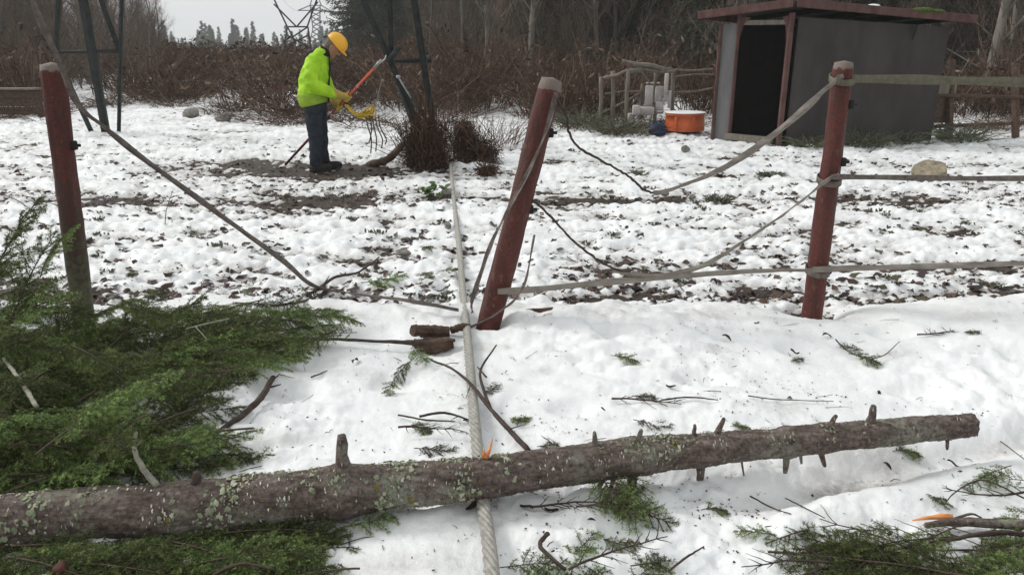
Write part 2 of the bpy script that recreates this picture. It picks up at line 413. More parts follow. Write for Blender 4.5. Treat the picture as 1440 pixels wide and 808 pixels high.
def fan(nc, nr, y0, y1, umax=1.08):
    ys = y0*(y1/y0)**np.linspace(0, 1, nr); us = np.linspace(-umax, umax, nc)
    Y = np.repeat(ys[:, None], nc, 1); X = us[None, :]*(Y+1.0)
    i = np.arange(nr-1)[:, None]*nc; j = np.arange(nc-1)[None, :]
    f = np.stack([i+j, i+j+1, i+nc+j+1, i+nc+j], -1).reshape(-1, 4)
    return X.ravel(), Y.ravel(), f
X, Y, f = fan(900, 620, 1.15, 46)
zs = h_snow(X, Y); zg = h_soil(X, Y)
thin = 1 - np.clip((zs-zg-.006)/.028, 0, 1)
rut = np.exp(-((Y-(2.40+(X-.98)*.38))/.075)**2)*sst(.5, 1.2, X)*(Y < 4)*.8
yel = np.exp(-((Y-4.25)/.25)**2)*.16*(1-sst(3.0, 3.4, X))
mudd = np.exp(-(((X-MUD.x)/2.2)**2+((Y-MUD.y-.2)/1.3)**2)**1.4)*.5
dirt = np.clip(thin*.75 + rut*(.5+pn(X*4, Y*4, 41)) + yel + mudd*(.4+pn(X*3, Y*3, 42)) + np.clip(pn(X*3.1, Y*3.1, 44)-.45, 0, 1)*.5*(Y > 4.6) + np.clip(pn(X*2.2, Y*4.1, 45)-.25, 0, 1)*.8*(Y <= 4.6) + np.clip(pn(X*9, Y*13, 46)-.3, 0, 1)*.4, 0, .95)
o = link('snow', mesh_np('snow', np.stack([X, Y, zs], 1), f, M['snow'], True, {'dirt': dirt})); tag(o, kind='structure')
X, Y, f = fan(330, 300, 1.1, 46)
o = link('soil', mesh_np('soil', np.stack([X, Y, h_soil(X, Y)], 1), f, M['soil'])); tag(o, kind='structure')
# the wider field out to the horizon
rr = np.concatenate([[.01], 3*(600/3.)**np.linspace(0, 1, 40)]); na = 96
aa = np.arange(na)/na*2*np.pi
XX = (rr[:, None]*np.cos(aa)).ravel(); YY = (rr[:, None]*np.sin(aa)).ravel()
zz = -.32 + .004*np.clip(YY-14, 0, 120) - .055*np.clip(rr[:, None]+0*aa-110, 0, 900).ravel() + .6*pn(XX*.01, YY*.01, 51)*sst(40, 90, np.hypot(XX, YY))
i = np.arange(len(rr)-1)[:, None]*na; j = np.arange(na)[None, :]; j2 = (j+1) % na
f = np.stack([i+j, i+na+j, i+na+j2, i+j2], -1).reshape(-1, 4)
o = link('ground', mesh_np('ground', np.stack([XX, YY, zz], 1), f, M['soil'], True, None)); tag(o, kind='structure')

# ------------------------------------------------------------------ leaf litter and twigs (uncountable)
def litter(n, area, name, size, mat, dens=None, seed=0):
    R = np.random.RandomState(seed)
    y = area[0]*(area[1]/area[0])**R.rand(n*3); x = (R.rand(n*3)*2-1)*.95*(y+.6)
    k = dens(x, y) > R.rand(len(x)); x = x[k][:n]; y = y[k][:n]; n = len(x)
    hz = np.maximum(h_snow(x, y), h_soil(x, y)); s = size*(.35+R.rand(n)**3*2.4)
    yaw = R.rand(n)*6.28; m = 6
    V = np.zeros((n, m+1, 3)); ang = np.arange(m)/m*6.28
    for q in range(m):
        r = s*(.55+.6*R.rand(n)); a = ang[q]; ex = np.cos(a)*r; ey = np.sin(a)*r*(.35+.4*R.rand(n))
        V[:, q, 0] = ex*np.cos(yaw)-ey*np.sin(yaw); V[:, q, 1] = ex*np.sin(yaw)+ey*np.cos(yaw)
        V[:, q, 2] = s*(R.rand(n)-.25)*.8
    V[:, m, 2] = s*(R.rand(n)*.5)
    V[:, :, 0] += x[:, None]; V[:, :, 1] += y[:, None]; V[:, :, 2] += hz[:, None]+.002
    b = np.arange(n)[:, None]*(m+1)
    F3 = np.concatenate([np.stack([b[:, 0]+q, b[:, 0]+(q+1) % m, b[:, 0]+m], 1) for q in range(m)])
    t = np.repeat(R.rand(n), m+1)
    return tag(link(name, mesh_np(name, V.reshape(-1, 3), F3, mat, False, {'tone': t})), kind='stuff')
def d_far(x, y):
    e = edge_y(x); z = h_snow(x, y, False)-h_base(x, y)
    return np.where(y > e+.02, np.clip(.045 + .75*(z < -.030) + .8*np.exp(-((y-4.86)/.18)**2) + .35*np.exp(-((y-8)/.5)**2) + .9*np.exp(-(((x-MUD.x)/1.9)**2+((y-MUD.y-.3)/1.1)**2)**1.5) + .30*sst(.15, .55, pn(x*1.6, y*2.6, 61)) , 0, 1)*(1-.6*sst(9, 16, y)), .0)
tag(litter(21000, (4.4, 24), 'leaf_litter', .021, M['leaf'], d_far, 3), 'dark soggy leaves poking through the trampled snow beyond the fence', 'leaf litter')
tag(litter(6500, (1.5, 4.7), 'loose_leaf_crumbs', .0030, M['leaf'], lambda x, y: .12+0*x+.9*sst(.0, .5, pn(x*1.3, y*2.2, 62)), 4), 'small dark leaf scraps scattered over the clean snow this side of the fence', 'leaf litter')
def needle_litter():
    R = np.random.RandomState(15); mb = MB()
    for _ in range(230):
        y = 1.6*(4.6/1.6)**R.rand(); x = (R.rand()*2-1)*.8*(y+.5)
        if pn(np.array([x*1.1]), np.array([y*2.3]), 64)[0] < -.12: continue
        z = gz(x, y)+.001; a0 = R.rand()*6.28; Lc = .02+.05*R.rand(); tn = R.rand()
        for k in range(R.randint(6, 22)):
            t = R.rand()-.5; a = a0+R.randn()*.7; p = Vector((x+math.cos(a0)*Lc*t*2+R.randn()*.006, y+math.sin(a0)*Lc*t*2+R.randn()*.005, z+R.rand()*.006)); l = .005+.010*R.rand()
            d = Vector((math.cos(a), math.sin(a), R.rand()*.3))*l; s = Vector((-math.sin(a), math.cos(a), 0))*.0014; mb.add([tuple(p-s), tuple(p+s), tuple(p+d)], [(0, 1, 2)], (), tn)
    return mb.obj('needle_litter', M['needle_grey'], None, False)
tag(needle_litter(), 'shed conifer needles and scraps scattered over the near snow', 'needle litter', kind='stuff')
def twig_scatter():
    R = np.random.RandomState(8); mb = MB()
    for _ in range(430):
        y = 1.5*(13/1.5)**R.rand(); x = (R.rand()*2-1)*.8*(y+.5); a = R.rand()*6.28; L = .02+.15*R.rand()**2.5
        z = gz(x, y)+.002; b = R.rand()*.5-.25
        pts = []
        for t in (0, .35, .7, 1): pts.append((x+math.cos(a+b*t)*L*t, y+math.sin(a+b*t)*L*t, z+.003*math.sin(t*3.1)+R.rand()*.007))
        mb.tube(pts, list(np.array([.0022, .002, .0015, .0007])*R.uniform(.5, 1.2)), 3, R.rand(), cap=False)
    return mb.obj('twig_litter', M['darkstick'])
tag(twig_scatter(), 'thin broken twigs strewn over the snow', 'twig litter', kind='stuff')
# small withered weed tufts standing in the far snow
def tufts():
    R = np.random.RandomState(5); mb = MB()
    for _ in range(300):
        y = 4.7*(19/4.7)**R.rand(); x = (R.rand()*2-1)*.8*(y+.5); z = gz(x, y)-.015; s = .012+.022*R.rand()
        if R.rand() < .7 and abs(y-4.9) > .4 and pn(np.array([x*.8]), np.array([y*.8]), 70)[0] < .15: continue
        for _k in range(22):
            a = R.rand()*6.28; d = s*(.3+R.rand()); p = Vector((x+R.randn()*s*1.3, y+R.randn()*s*.9, z))
            q = p+Vector((math.cos(a)*d, math.sin(a)*d, s*(.5+.8*R.rand())))
            m = (p+q)/2+Vector((0, 0, s*.3)); wv = Vector((-math.sin(a), math.cos(a), .3))*.008
            mb.add([tuple(p-wv), tuple(p+wv), tuple(m+wv), tuple(m-wv), tuple(q)], [(3, 2, 4)], [(0, 1, 2, 3)], .1+.6*R.rand())
    return mb.obj('weed_tufts', M['needle_grey'])
tag(tufts(), 'low grey-green weed tufts showing through the trampled snow', 'weeds', kind='stuff')

# ------------------------------------------------------------------ fence posts
def post(base, top, rb, rt, label, seed, cap=.10, algae=0.0, parent=None):
    base = Vector(base); top = Vector(top); R = np.random.RandomState(seed)
    L = (top-base).length; mb = MB(); m = 40; n = 28; P = []; rad = []
    b0 = base-(top-base).normalized()*.12
    for i in range(m+1):
        t = i/m; P.append(b0.lerp(top, t)); rad.append(rb+(rt-rb)*t)
    rad[-1] *= .90; 
    mb.tube(P, rad, n, up=(1, 0, 0))
    V = mb.V[0]; ax = (top-b0).normalized(); rel = V-np.array(b0); tt = rel@np.array(ax)
    rv = rel-np.outer(tt, np.array(ax)); rn = np.linalg.norm(rv, axis=1)[:, None]+1e-9; th = np.arctan2(rv[:, 1], rv[:, 0])
    dsp = .006*pn(th*1.3+seed, tt*2.5, seed) + .003*pn(th*5, tt*12, seed+1) + .0025*pn(th*9, tt*1.5, seed+2)
    V[:] = V + rv/rn*dsp[:, None]
    V[-1] += np.array(ax)*.012
    Ln = (top-b0).length
    tone = np.clip((tt-(Ln-cap))/(cap*.4), 0, 1)*1.0
    if algae: tone = tone - np.clip(1-(tt-.12)/algae, 0, 1)*1.0
    mb.A[0] = tone
    o = mb.obj('post_shaft', M['red'])
    e = empty('fence_post', base); o.parent = e; o.matrix_parent_inverse = Matrix.Translation(-base)
    tag(e, label, 'fence post'); return e, o
# positions: tops computed on the posts' own ground distance
PR_b = Vector((POST_R.x, POST_R.y, gz(POST_R.x, POST_R.y)-.04)); PR_t = At(1187, 88, POST_R.y)
PC_b = Vector((POST_C.x, POST_C.y, 0.0)); PC_t = At(776, 112, POST_C.y+.08)
PL_b = Vector((POST_L.x, POST_L.y, 0.0)); PL_t = At(73, 92, POST_L.y+.02)
postR, sR = post(PR_b, PR_t, .063, .053, 'upright round red fence post, rightmost of the three, standing in a hole in the snow', 2, .05)
postC, sC = post(PC_b, PC_t, .068, .062, 'red fence post in the middle leaning far over to the right', 3, .075)
postL, sL = post(PL_b, PL_t, .056, .059, 'dark red fence post on the left with green algae low down, behind the boughs', 4, .045, algae=1.0)
# black insulators nailed on the posts (parts)
def on_parent(o, e):
    o.parent = e; o.matrix_parent_inverse = e.matrix_world.inverted() if e.matrix_world != Matrix.Identity(4) else Matrix.Translation(-e.location)
def insul(e, p, s=.022):
    mb = MB(); mb.box(p, (s*1.4, s*1.6, s*2.2), None, 0, .005); mb.tube([p, p+Vector((s*1.6, 0, 0))], s*.4, 8)
    o = mb.obj('insulator', M['black']); o.parent = e; o.matrix_parent_inverse = Matrix.Translation(-e.location)
ax = (PR_t-PR_b)
for t in (.86, .66, .26): insul(postR, PR_b+ax*t+Vector((.058, -.02, 0)))
ax = (PC_t-PC_b)
for t in (.80, .50): insul(postC, PC_b+ax*t+Vector((.068, 0, 0)))
insul(postL, PL_b+(PL_t-PL_b)*.72+Vector((.062, 0, 0)))

# ------------------------------------------------------------------ fence tapes
def catmull(P, k=8):
    P = [Vector(p) for p in P]; Q = [P[0]*2-P[1]]+P+[P[-1]*2-P[-2]]; out = []
    for i in range(1, len(Q)-2):
        for s in range(k):
            t = s/k; a, b, c, d = Q[i-1], Q[i], Q[i+1], Q[i+2]
            out.append(.5*((2*b)+(c-a)*t+(2*a-5*b+4*c-d)*t*t+(3*b-a-3*c+d)*t**3))
    out.append(P[-1]); return out
def tape(name, P, width, label, mat, twist=0.0, cat='fence tape', th=.0016, seed=0, k=10, tilt=.25, group=None):
    pts = catmull(P, k); R = np.random.RandomState(seed); mb = MB(); n = len(pts)
    V = []
    for i, p in enumerate(pts):
        t = (pts[min(i+1, n-1)]-pts[max(i-1, 0)]).normalized()
        up = Vector((0, 0, 1)); s = t.cross(up); s.normalize(); u = s.cross(t)
        a = tilt + twist*i/n*6.28 + .55*math.sin(i*.09+seed)*(1 if tilt else .15) + .25*math.sin(i*.31+seed*3)*(1 if tilt else .1)
        wdt = width*(1+.12*math.sin(i*.37+seed*2)); d = (u*math.cos(a)+s*math.sin(a))*wdt/2; q = (s*math.cos(a)-u*math.sin(a))
        cr = q*(.003*math.sin(i*.9+seed)+.004)
        for dd, qq in ((-1, -1), (0, -1), (1, -1), (1, 1), (0, 1), (-1, 1)): V.append(tuple(p+d*dd+q*qq*th+(cr if dd == 0 else cr*-.5)))
    V = np.array(V); i = np.arange(n-1)[:, None]*6; j = np.arange(6)[None, :]; j2 = (j+1) % 6
    mb.add(V, (), np.concatenate([np.stack([i+j, i+j2, i+6+j2, i+6+j], -1).reshape(-1, 4), [[0, 5, 4, 1], [1, 4, 3, 2]], [[(n-1)*6+q for q in (0, 1, 4, 5)], [(n-1)*6+q for q in (1, 2, 3, 4)]]]))
    o = mb.obj(name, M[mat], None, False); tag(o, label, cat, group); return o
YF = POST_R.y
def fy(px):  # the fence line's distance at a column of the picture
    t = (px-686)/(1142-686); return POST_C.y+(POST_R.y-POST_C.y)*t
def T(lst, dy=-.085):
    return [At(x, y, fy(x)+dy) for x, y in lst]
def cord(P, r, label):
    pts = catmull(P, 8); mb = MB(); R = random.Random(len(label)); pts = [p+Vector((R.uniform(-1, 1), 0, R.uniform(-1, 1)))*.003 for p in pts]; mb.tube(pts, r, 6, rough=.4); tag(mb.obj('dark_cord', M['darkstick']), label, 'cord')
cord(T([(780, 132), (797, 166), (800, 185), (812, 206), (850, 228), (880, 245), (905, 266), (925, 273)], -.02), .0065, 'thin dark cord hanging from the head of the leaning post to the sagging tape')
cord(T([(748, 280), (775, 305), (800, 332), (830, 358), (858, 375), (880, 384)], -.01), .0065, 'thin dark cord running from the middle of the leaning post down to the snow')
tape('fence_tape', T([(918, 272), (940, 268), (1000, 245), (1045, 220), (1090, 188), (1135, 150), (1168, 120), (1186, 108)]), .036, 'pale tape sagging from the head of the right post down toward the middle', 'tape', seed=1)
tape('fence_tape', T([(862, 382), (885, 386), (925, 388), (965, 381), (1000, 368), (1045, 340), (1090, 310), (1130, 280), (1166, 252), (1180, 246)]), .030, 'second pale tape curving from the right post almost down to the snow', 'tape', seed=2, tilt=.5)
tape('fence_tape', T([(700, 410), (760, 406), (850, 397), (930, 390), (1000, 385), (1070, 381), (1140, 380), (1150, 379)], -.09)+[At(1240, 376, YF-.05), At(1340, 373, YF+.0), At(1450, 370, YF+.05), At(1600, 366, YF+.1)], .034, 'lowest tape stretched just above the snow and running off past the right post', 'tape', seed=3, tilt=.1)
tape('fence_tape', [At(1172, 249, YF-.09), At(1200, 249, YF-.02), At(1280, 250, YF), At(1360, 251, YF+.03), At(1450, 251, YF+.05), At(1600, 252, YF+.1)], .030, 'middle tape running taut from the right post off to the right', 'tapedark', seed=0, tilt=0)
tape('fence_tape', [At(1177, 112, YF-.075), At(1196, 111, YF-.03), At(1280, 112, YF), At(1360, 114, YF+.03), At(1450, 116, YF+.05), At(1600, 120, YF+.1)], .048, 'broad olive tape running from the head of the right post across the shed', 'tapeolive', seed=0, tilt=0)
# wraps on the right post
def wrap(P, r, wd, label, mat):
    mb = MB(); m = 28; V = []
    for i in range(m):
        a = i/m*2*math.pi; sl = .018*math.sin(a)
        for rr_, dz in ((r, -wd/2), (r+.006, -wd/2), (r+.006, wd/2), (r, wd/2)): V.append((P.x+math.cos(a)*rr_, P.y+math.sin(a)*rr_, P.z+dz+sl))
    V = np.array(V); i = np.arange(m)[:, None]*4; j = np.arange(4)[None, :]; j2 = (j+1) % 4; i2 = ((np.arange(m)+1) % m)[:, None]*4
    mb.add(V, (), np.stack([i+j, i+j2, i2+j2, i2+j], -1).reshape(-1, 4)); o = mb.obj('tape_wrap', M[mat]); return o
def ponpost(b, t, px_y):   # point on a post axis at the picture row
    best = min((i/200 for i in range(201)), key=lambda s: abs(404-F*((b.lerp(t, s)-Vector((0, 0, CAMH))).dot(Vector((0, SP, CP))))/zc(b.lerp(t, s))-px_y)); return b.lerp(t, best)
for yy, mt in ((112, 'tapeolive'), (252, 'tapedark'), (379, 'tapedark')):
    o = wrap(ponpost(PR_b, PR_t, yy), .066 if yy > 300 else .063, .034, '', mt); o.parent = postR; o.matrix_parent_inverse = Matrix.Translation(-postR.location)
# left tape: hangs from high off frame past the left post and down to the ground
lp = PL_b.lerp(PL_t, .9)
a1 = At(30, -40, POST_L.y-.2)
tape('fence_tape', [a1, At(55, 25, POST_L.y-.17), At(80, 80, POST_L.y-.13), At(108, 145, POST_L.y-.10), At(150, 182, POST_L.y-.02), At(200, 222, POST_L.y+.08), At(270, 273, POST_L.y+.2), At(340, 324, POST_L.y+.32), At(400, 368, POST_L.y+.42), GS(442, 402, .05), GS(500, 413, .06), GS(580, 424, .06), GS(645, 436, .05)], .030, 'long dark tape slanting down from the left post to the snow', 'tapedark', seed=5, tilt=.3)
tape('fence_tape', [At(782, 130, PC_t.y-.08), At(768, 185, PC_t.y-.12), At(745, 238, PC_t.y-.11), At(712, 300, PC_b.y-.10), At(690, 345, PC_b.y-.05), At(676, 385, PC_b.y-.04), At(664, 420, PC_b.y-.05), At(664, 440, PC_b.y-.06)], .024, 'loose dark strap hanging down the left side of the leaning post', 'tapedark', seed=6, tilt=.6)
tape('fence_tape', [At(658, 462, PC_b.y-.02), At(700, 440, PC_b.y-.09), At(735, 405, PC_b.y-.1), At(752, 330, PC_b.y-.05)], .012, 'thin slack strap across the foot of the leaning post', 'tapedark', seed=7)

# ------------------------------------------------------------------ stranded cable on the snow
def cable():
    P = []
    for x, y in ((632, 212), (637, 270), (645, 340), (650, 400), (656, 460), (662, 530), (668, 600), (674, 660), (680, 710), (688, 770), (694, 830), (700, 900)):
        g = G(x, y, .04); z = gz(g.x, g.y)+.05
        if 640 <= y <= 720: z = max(.03, z-.02)
        g = G(x, y, z); P.append(g)
    pts = catmull(P, 60); e = empty('stranded_cable', P[-2]); tag(e, 'thick pale twisted cable running away under the fallen trunk', 'cable')
    n = len(pts); arc = [0]
    for i in range(1, n): arc.append(arc[-1]+(pts[i]-pts[i-1]).length)
    for s in range(6):
        mb = MB(); sp = []
        for i, p in enumerate(pts):
            t = (pts[min(i+1, n-1)]-pts[max(i-1, 0)]).normalized(); u = t.cross(Vector((0, 0, 1))).normalized(); v = u.cross(t)
            a = arc[i]/.26*6.28+s/6*6.28; sp.append(p+(u*math.cos(a)+v*math.sin(a))*.0140)
        mb.tube(sp, .0098, 6); o = mb.obj('strand', M['cable']); o.parent = e; o.matrix_parent_inverse = Matrix.Translation(-e.location)
    return e
cable()

# ------------------------------------------------------------------ the fallen trunk
LOGC = [(-160, 762, 42), (-60, 748, 41), (0, 738, 40), (100, 726, 39), (200, 720, 38), (300, 711, 37.5), (400, 700, 37), (480, 690, 34), (560, 682, 31), (640, 675, 29.5), (700, 669, 28), (780, 656, 27), (860, 646, 26), (940, 636, 24), (1020, 628, 21.5), (1100, 621, 20), (1180, 614, 19), (1260, 607, 18), (1320, 601, 17), (1366, 597, 16)]
def log_axis():
    P = []; Rr = []
    for i, (x, y, r) in enumerate(LOGC):
        t = max(0, x)/1366; z = .155 + .035*t; p = G(x, y, z); P.append(p); Rr.append(r/F*zc(p))
    return P, Rr
LP, LR = log_axis()
logE = empty('fallen_tree', (LP[2].x, LP[2].y, LP[2].z)); tag(logE, 'long fallen conifer trunk with lichen and snapped branch stubs lying across the snow', 'fallen tree')
def par(o, e): o.parent = e; o.matrix_parent_inverse = Matrix.Translation(-e.location); return o
def log_surface():
    pts = catmull(LP, 34); xs = np.linspace(0, 1, len(pts)); Ri = np.interp(xs, np.linspace(0, 1, len(LR)), LR)
    mb = MB(); n = 72; mb.tube(pts, Ri, n, up=(0, 0, 1)); V = mb.V[0]; m = len(pts)
    C = np.array([tuple(p) for p in pts]); idx = np.repeat(np.arange(m), n)
    body = V[:m*n]; rv = body-C[idx]; rn = np.linalg.norm(rv, axis=1)[:, None]; th = np.tile(np.arange(n)/n*2*np.pi, m)
    s = idx*.035; cx, sx = np.cos(th), np.sin(th)
    d = .007*pn(cx*1.2+s*.8, sx*1.2+s*.3, 81) + .0045*pn(cx*3+s*1.5, sx*3+s*2.1, 82) + .003*pn(th*3.2, s*5.0, 83)+.0034*np.abs(pn(th*6, s*13, 84))+.0022*pn(th*14, s*30, 85)
    kn = [c[0] for c in LOGC]
    px = np.interp(xs, np.linspace(0, 1, len(kn)), kn)[idx]
    for kx, kw, kh in ((481, 26, .012), (690, 14, .008), (890, 30, .010), (992, 26, .012), (1225, 18, .010), (270, 16, .008), (1108, 12, .006), (838, 10, .005), (1160, 12, .006)):
        d = d + kh*np.exp(-((px-kx)/kw)**2)*(.6+.6*np.sin(th*2+kx))
    V[:m*n] = body+rv/rn*d[:, None]
    V[-1] += np.array(tuple((LP[-1]-LP[-2]).normalized()))*.01
    return mb.obj('trunk', M['bark'])
trunk = par(log_surface(), logE)
def lpos(px):
    xs = [c[0] for c in LOGC]; 
    for i in range(len(xs)-1):
        if xs[i] <= px <= xs[i+1]:
            t = (px-xs[i])/(xs[i+1]-xs[i]); return LP[i].lerp(LP[i+1], t), LR[i]*(1-t)+LR[i+1]*t
    return LP[-1], LR[-1]
def stub(px, tip, r, mat='bark', name='branch_stub', label=None, up=True, n=9, dy=0.0):
    c, R_ = lpos(px); q = At(tip[0], tip[1], c.y+dy); d = (q-c).normalized(); L = (q-c).length
    a = c+d*R_*.7; m = (a+q)/2+Vector((random.uniform(-.004, .004), 0, random.uniform(-.003, .003)))
    mb = MB(); mb.tube([a, a.lerp(q, .25), m, a.lerp(q, .8), q, q+d*.004], [r*2.0, r*1.3, r*1.02, r*.9, r*.72, r*.2], n, rough=.34); o = par(mb.obj(name, M[mat]), logE)
    if label: o['label'] = label
    return o
random.seed(3)
stub(484, (481, 612), .020, label='thickest upright broken stub'); stub(838, (836, 607), .009); stub(889, (902, 604), .009); stub(978, (977, 597), .007)
stub(1000, (1018, 588), .010); stub(1152, (1176, 584), .010); stub(1220, (1229, 570), .013); stub(985, (984, 682), .014); stub(1107, (1104, 664), .012)
stub(1124, (1127, 651), .006); stub(1148, (1160, 655), .009); stub(1330, (1332, 631), .007); stub(889, (889, 702), .017); stub(868, (858, 690), .009); stub(270, (277, 664), .016, 'darkstick')
stub(860, (841, 690), .007); stub(1040, (1046, 668), .004)
# torn orange splinter
c, R_ = lpos(688); mb = MB(); q = At(693, 616, c.y); s0 = At(689, 642, c.y-.0)
mb.tube([s0+Vector((-.012, 0, 0)), s0+Vector((0, 0, .03)), q], [.015, .012, .002], 5, rough=.5, flat=(.5, 1)); mb.tube([s0+Vector((-.02, 0, 0)), s0+Vector((-.02, 0, .028))], [.009, .003], 5, rough=.5)
o = par(mb.obj('torn_splinter', M['orangewood']), logE); o['label'] = 'orange torn splinter'
# leafy lichen on the bark
def lichen_on_log():
    R = np.random.RandomState(9); mb = MB()
    spots = [(20, 30), (60, 30), (130, 12), (255, 22), (300, 34), (330, 34), (345, 30), (400, 26), (440, 14), (478, 16), (545, 44), (560, 44), (640, 42), (650, 36), (700, 24), (708, 14), (840, 8), (895, 50), (900, 46), (925, 30), (940, 26), (1000, 22), (1075, 12), (1215, 18), (1222, 14), (1160, 12)]
    cand = []
    for sx_, k in spots:
        a0 = R.uniform(-.3, 2.4)
        for _ in range(int(k*2.1)): cand.append((sx_+R.randn()*k*.40, a0+R.randn()*.6, (.3+.8*R.rand()**2.5), .0+.6*R.rand()))
    for _ in range(3600):
        q_ = R.uniform(-60, 1340); a_ = R.rand()*6.28
        if pn(np.array([q_*.013]), np.array([a_*.8]), 120)[0] < (.02 if q_ < 760 else .28): continue
        cand.append((q_, a_, .12+.42*R.rand()**2.2, .66+.26*R.rand()))
    for px, a, s, tn in cand:
        c, r = lpos(px); c2, _ = lpos(px+3); t = (c2-c).normalized() if (c2-c).length > 1e-6 else Vector((1, 0, 0)); s_ = t.cross(Vector((0, 0, 1))).normalized(); u = s_.cross(t)
        nrm = s_*math.cos(a)+u*math.sin(a); b = t.cross(nrm); p0 = c+nrm*(r+.003); rad = (.013 if tn < .62 else .019)*s*(1 if px < 800 else .75)
        m = 9; V = [tuple(p0+nrm*.007*s)]
        for q in range(m):
            an = q/m*6.28; rr_ = rad*(.25+1.0*R.rand()); el = .85 if tn < .62 else .36
            V.append(tuple(p0+t*math.cos(an)*rr_*el+b*math.sin(an)*rr_+nrm*(R.rand()-.25)*.008*s))
        mb.add(V, [(0, q+1, (q+1) % m+1) for q in range(m)], (), tn if R.rand() > .07 else 1.0)
    return mb.obj('lichen', M['lichen'])
o = par(lichen_on_log(), logE); o['kind'] = 'stuff'
# ------------------------------------------------------------------ cut boughs
def rot_dir(t, ax, ang): return Matrix.Rotation(ang, 3, ax) @ t
def bough_meshes(name, seed, L=.8, W=.26, per_m=520, nl=.017, nw=.0034, droop=.12, bare=.12, curl=.15, mat='needle'):
    R = random.Random(seed); NR = np.random.RandomState(seed); wood = MB(); segs = []
    n = 22; main = []; p = Vector((-L/2, 0, 0)); yaw = R.uniform(-curl, curl); hd = R.uniform(-.1, .1)
    for i in range(n+1):
        main.append(p.copy()); hd += yaw/n*1.6+R.uniform(-.05, .05); t = i/n
        p = p+Vector((math.cos(hd), math.sin(hd), .10*math.sin(t*3+seed)-droop*t*1.6))*(L/n)
    wood.tube(main, [L*.008*(1-.85*i/n)+.0008 for i in range(n+1)], 5)
    def seg(a, b, tn): segs.append((a, b, tn))
    for i in range(n):
        if i/n > bare+.1: seg(main[i], main[i+1], .3)
    side = 1; k = bare
    while k < .985:
        i = min(int(k*n), n-1); q = main[i].lerp(main[i+1], k*n-i); t = (main[i+1]-main[i]).normalized(); side = -side
        prof = math.sin(min(1, (k-bare)/.35+.25)*math.pi/2)*(1-k)**.55
        Ls = W*prof*R.uniform(.6, 1.25)+.02
        if R.random() < .08: k += .03; continue
        d = rot_dir(t, Vector((0, 0, 1)), side*R.uniform(.75, 1.15)); d.z += R.uniform(-.45, .5); d.normalize()
        m = max(4, int(Ls/.025)); pp = [q]; c = q.copy()
        for j in range(m):
            d = (d + t*.05 + Vector((R.uniform(-.07, .07), R.uniform(-.07, .07), R.uniform(-.1, .05)-droop*.35))).normalized(); c = c+d*(Ls/m); pp.append(c)
        wood.tube(pp, [.0022*(1-j/m)+.0006 for j in range(m+1)], 3, cap=False)
        for j in range(m):
            seg(pp[j], pp[j+1], .35+.4*j/m)
            if j/m > .1:
                for s2 in (-1, 1):
                    if R.random() < .85:
                        l2 = Ls*.34*(1-j/m)**.6*R.uniform(.5, 1.2)+.012; dd = rot_dir(d, Vector((0, 0, 1)), s2*R.uniform(.6, 1.1)); dd.z += R.uniform(-.7, .6); dd.normalize()
                        e1 = pp[j]+dd*l2*.5; e2 = e1+(dd+Vector((0, 0, -droop))).normalized()*l2*.5
                        seg(pp[j], e1, .5); seg(e1, e2, .85)
        k += R.uniform(.018, .032)/max(L/.8, .5)
    A = np.array([tuple(a) for a, b, c in segs]); B = np.array([tuple(b) for a, b, c in segs]); TN = np.array([c for a, b, c in segs])
    ln = np.linalg.norm(B-A, axis=1); cnt = np.maximum(1, (ln*per_m + NR.rand(len(ln))).astype(int)); idx = np.repeat(np.arange(len(ln)), cnt); m = len(idx)
    u = NR.rand(m)[:, None]; P = A[idx]*(1-u)+B[idx]*u; T_ = (B-A)/ln[:, None]; T_ = T_[idx]
    up = np.array([0, 0, 1.]); s1 = np.cross(T_, up); s1 /= np.linalg.norm(s1, axis=1)[:, None]+1e-6; s2 = np.cross(s1, T_)
    ph = NR.rand(m)*2*np.pi; D = T_*(.45+.4*NR.rand(m))[:, None] + s1*np.cos(ph)[:, None] + s2*(np.sin(ph)*.95)[:, None]
    D /= np.linalg.norm(D, axis=1)[:, None]; l = nl*(.6+.7*NR.rand(m)); wv = np.cross(D, NR.randn(m, 3)); wv /= np.linalg.norm(wv, axis=1)[:, None]+1e-6
    V = np.stack([P-wv*nw/2, P+wv*nw/2, P+D*l[:, None]+wv*nw*.2], 1).reshape(-1, 3); V[:, 2] -= 0
    tn = np.clip(TN[idx]+NR.randn(m)*.16, 0, 1); 
    F3 = np.arange(m*3).reshape(-1, 3)
    return wood.mesh('branch', M['twig']), mesh_np('needles', V, F3, M[mat], False, {'tone': np.repeat(tn, 3)})
BM = [bough_meshes('b', 100+i, L=[.8, .65, .9, .5, .7, .6, .85, .45][i], W=[.28, .25, .32, .22, .24, .27, .26, .2][i], droop=[.12, .2, .1, .25, .15, .05, .2, .1][i]) for i in range(8)]
SM = [bough_meshes('s', 200+i, L=[.22, .16, .28, .12][i], W=[.09, .07, .12, .05][i], per_m=480, nl=.013, nw=.002, curl=.5) for i in range(4)]
GM = [bough_meshes('g', 300+i, L=[.16, .11][i], W=[.05, .04][i], per_m=380, nl=.010, nw=.002, curl=.5, mat='needle_grey') for i in range(2)]
def bough(loc, yaw, pitch, roll, sc, ms, label, cat='bough', group=None, name='conifer_bough'):
    e = empty(name, loc); e.rotation_euler = (roll, pitch, yaw); e.scale = (sc, sc, sc)
    link('branch', ms[0], e); link('needles', ms[1], e); tag(e, label, cat, group); return e
def inpoly(x, y, P):
    c = False; j = len(P)-1
    for i in range(len(P)):
        if (P[i][1] > y) != (P[j][1] > y) and x < (P[j][0]-P[i][0])*(y-P[i][1])/(P[j][1]-P[i][1])+P[i][0]: c = not c
        j = i
    return c
RB = random.Random(21)
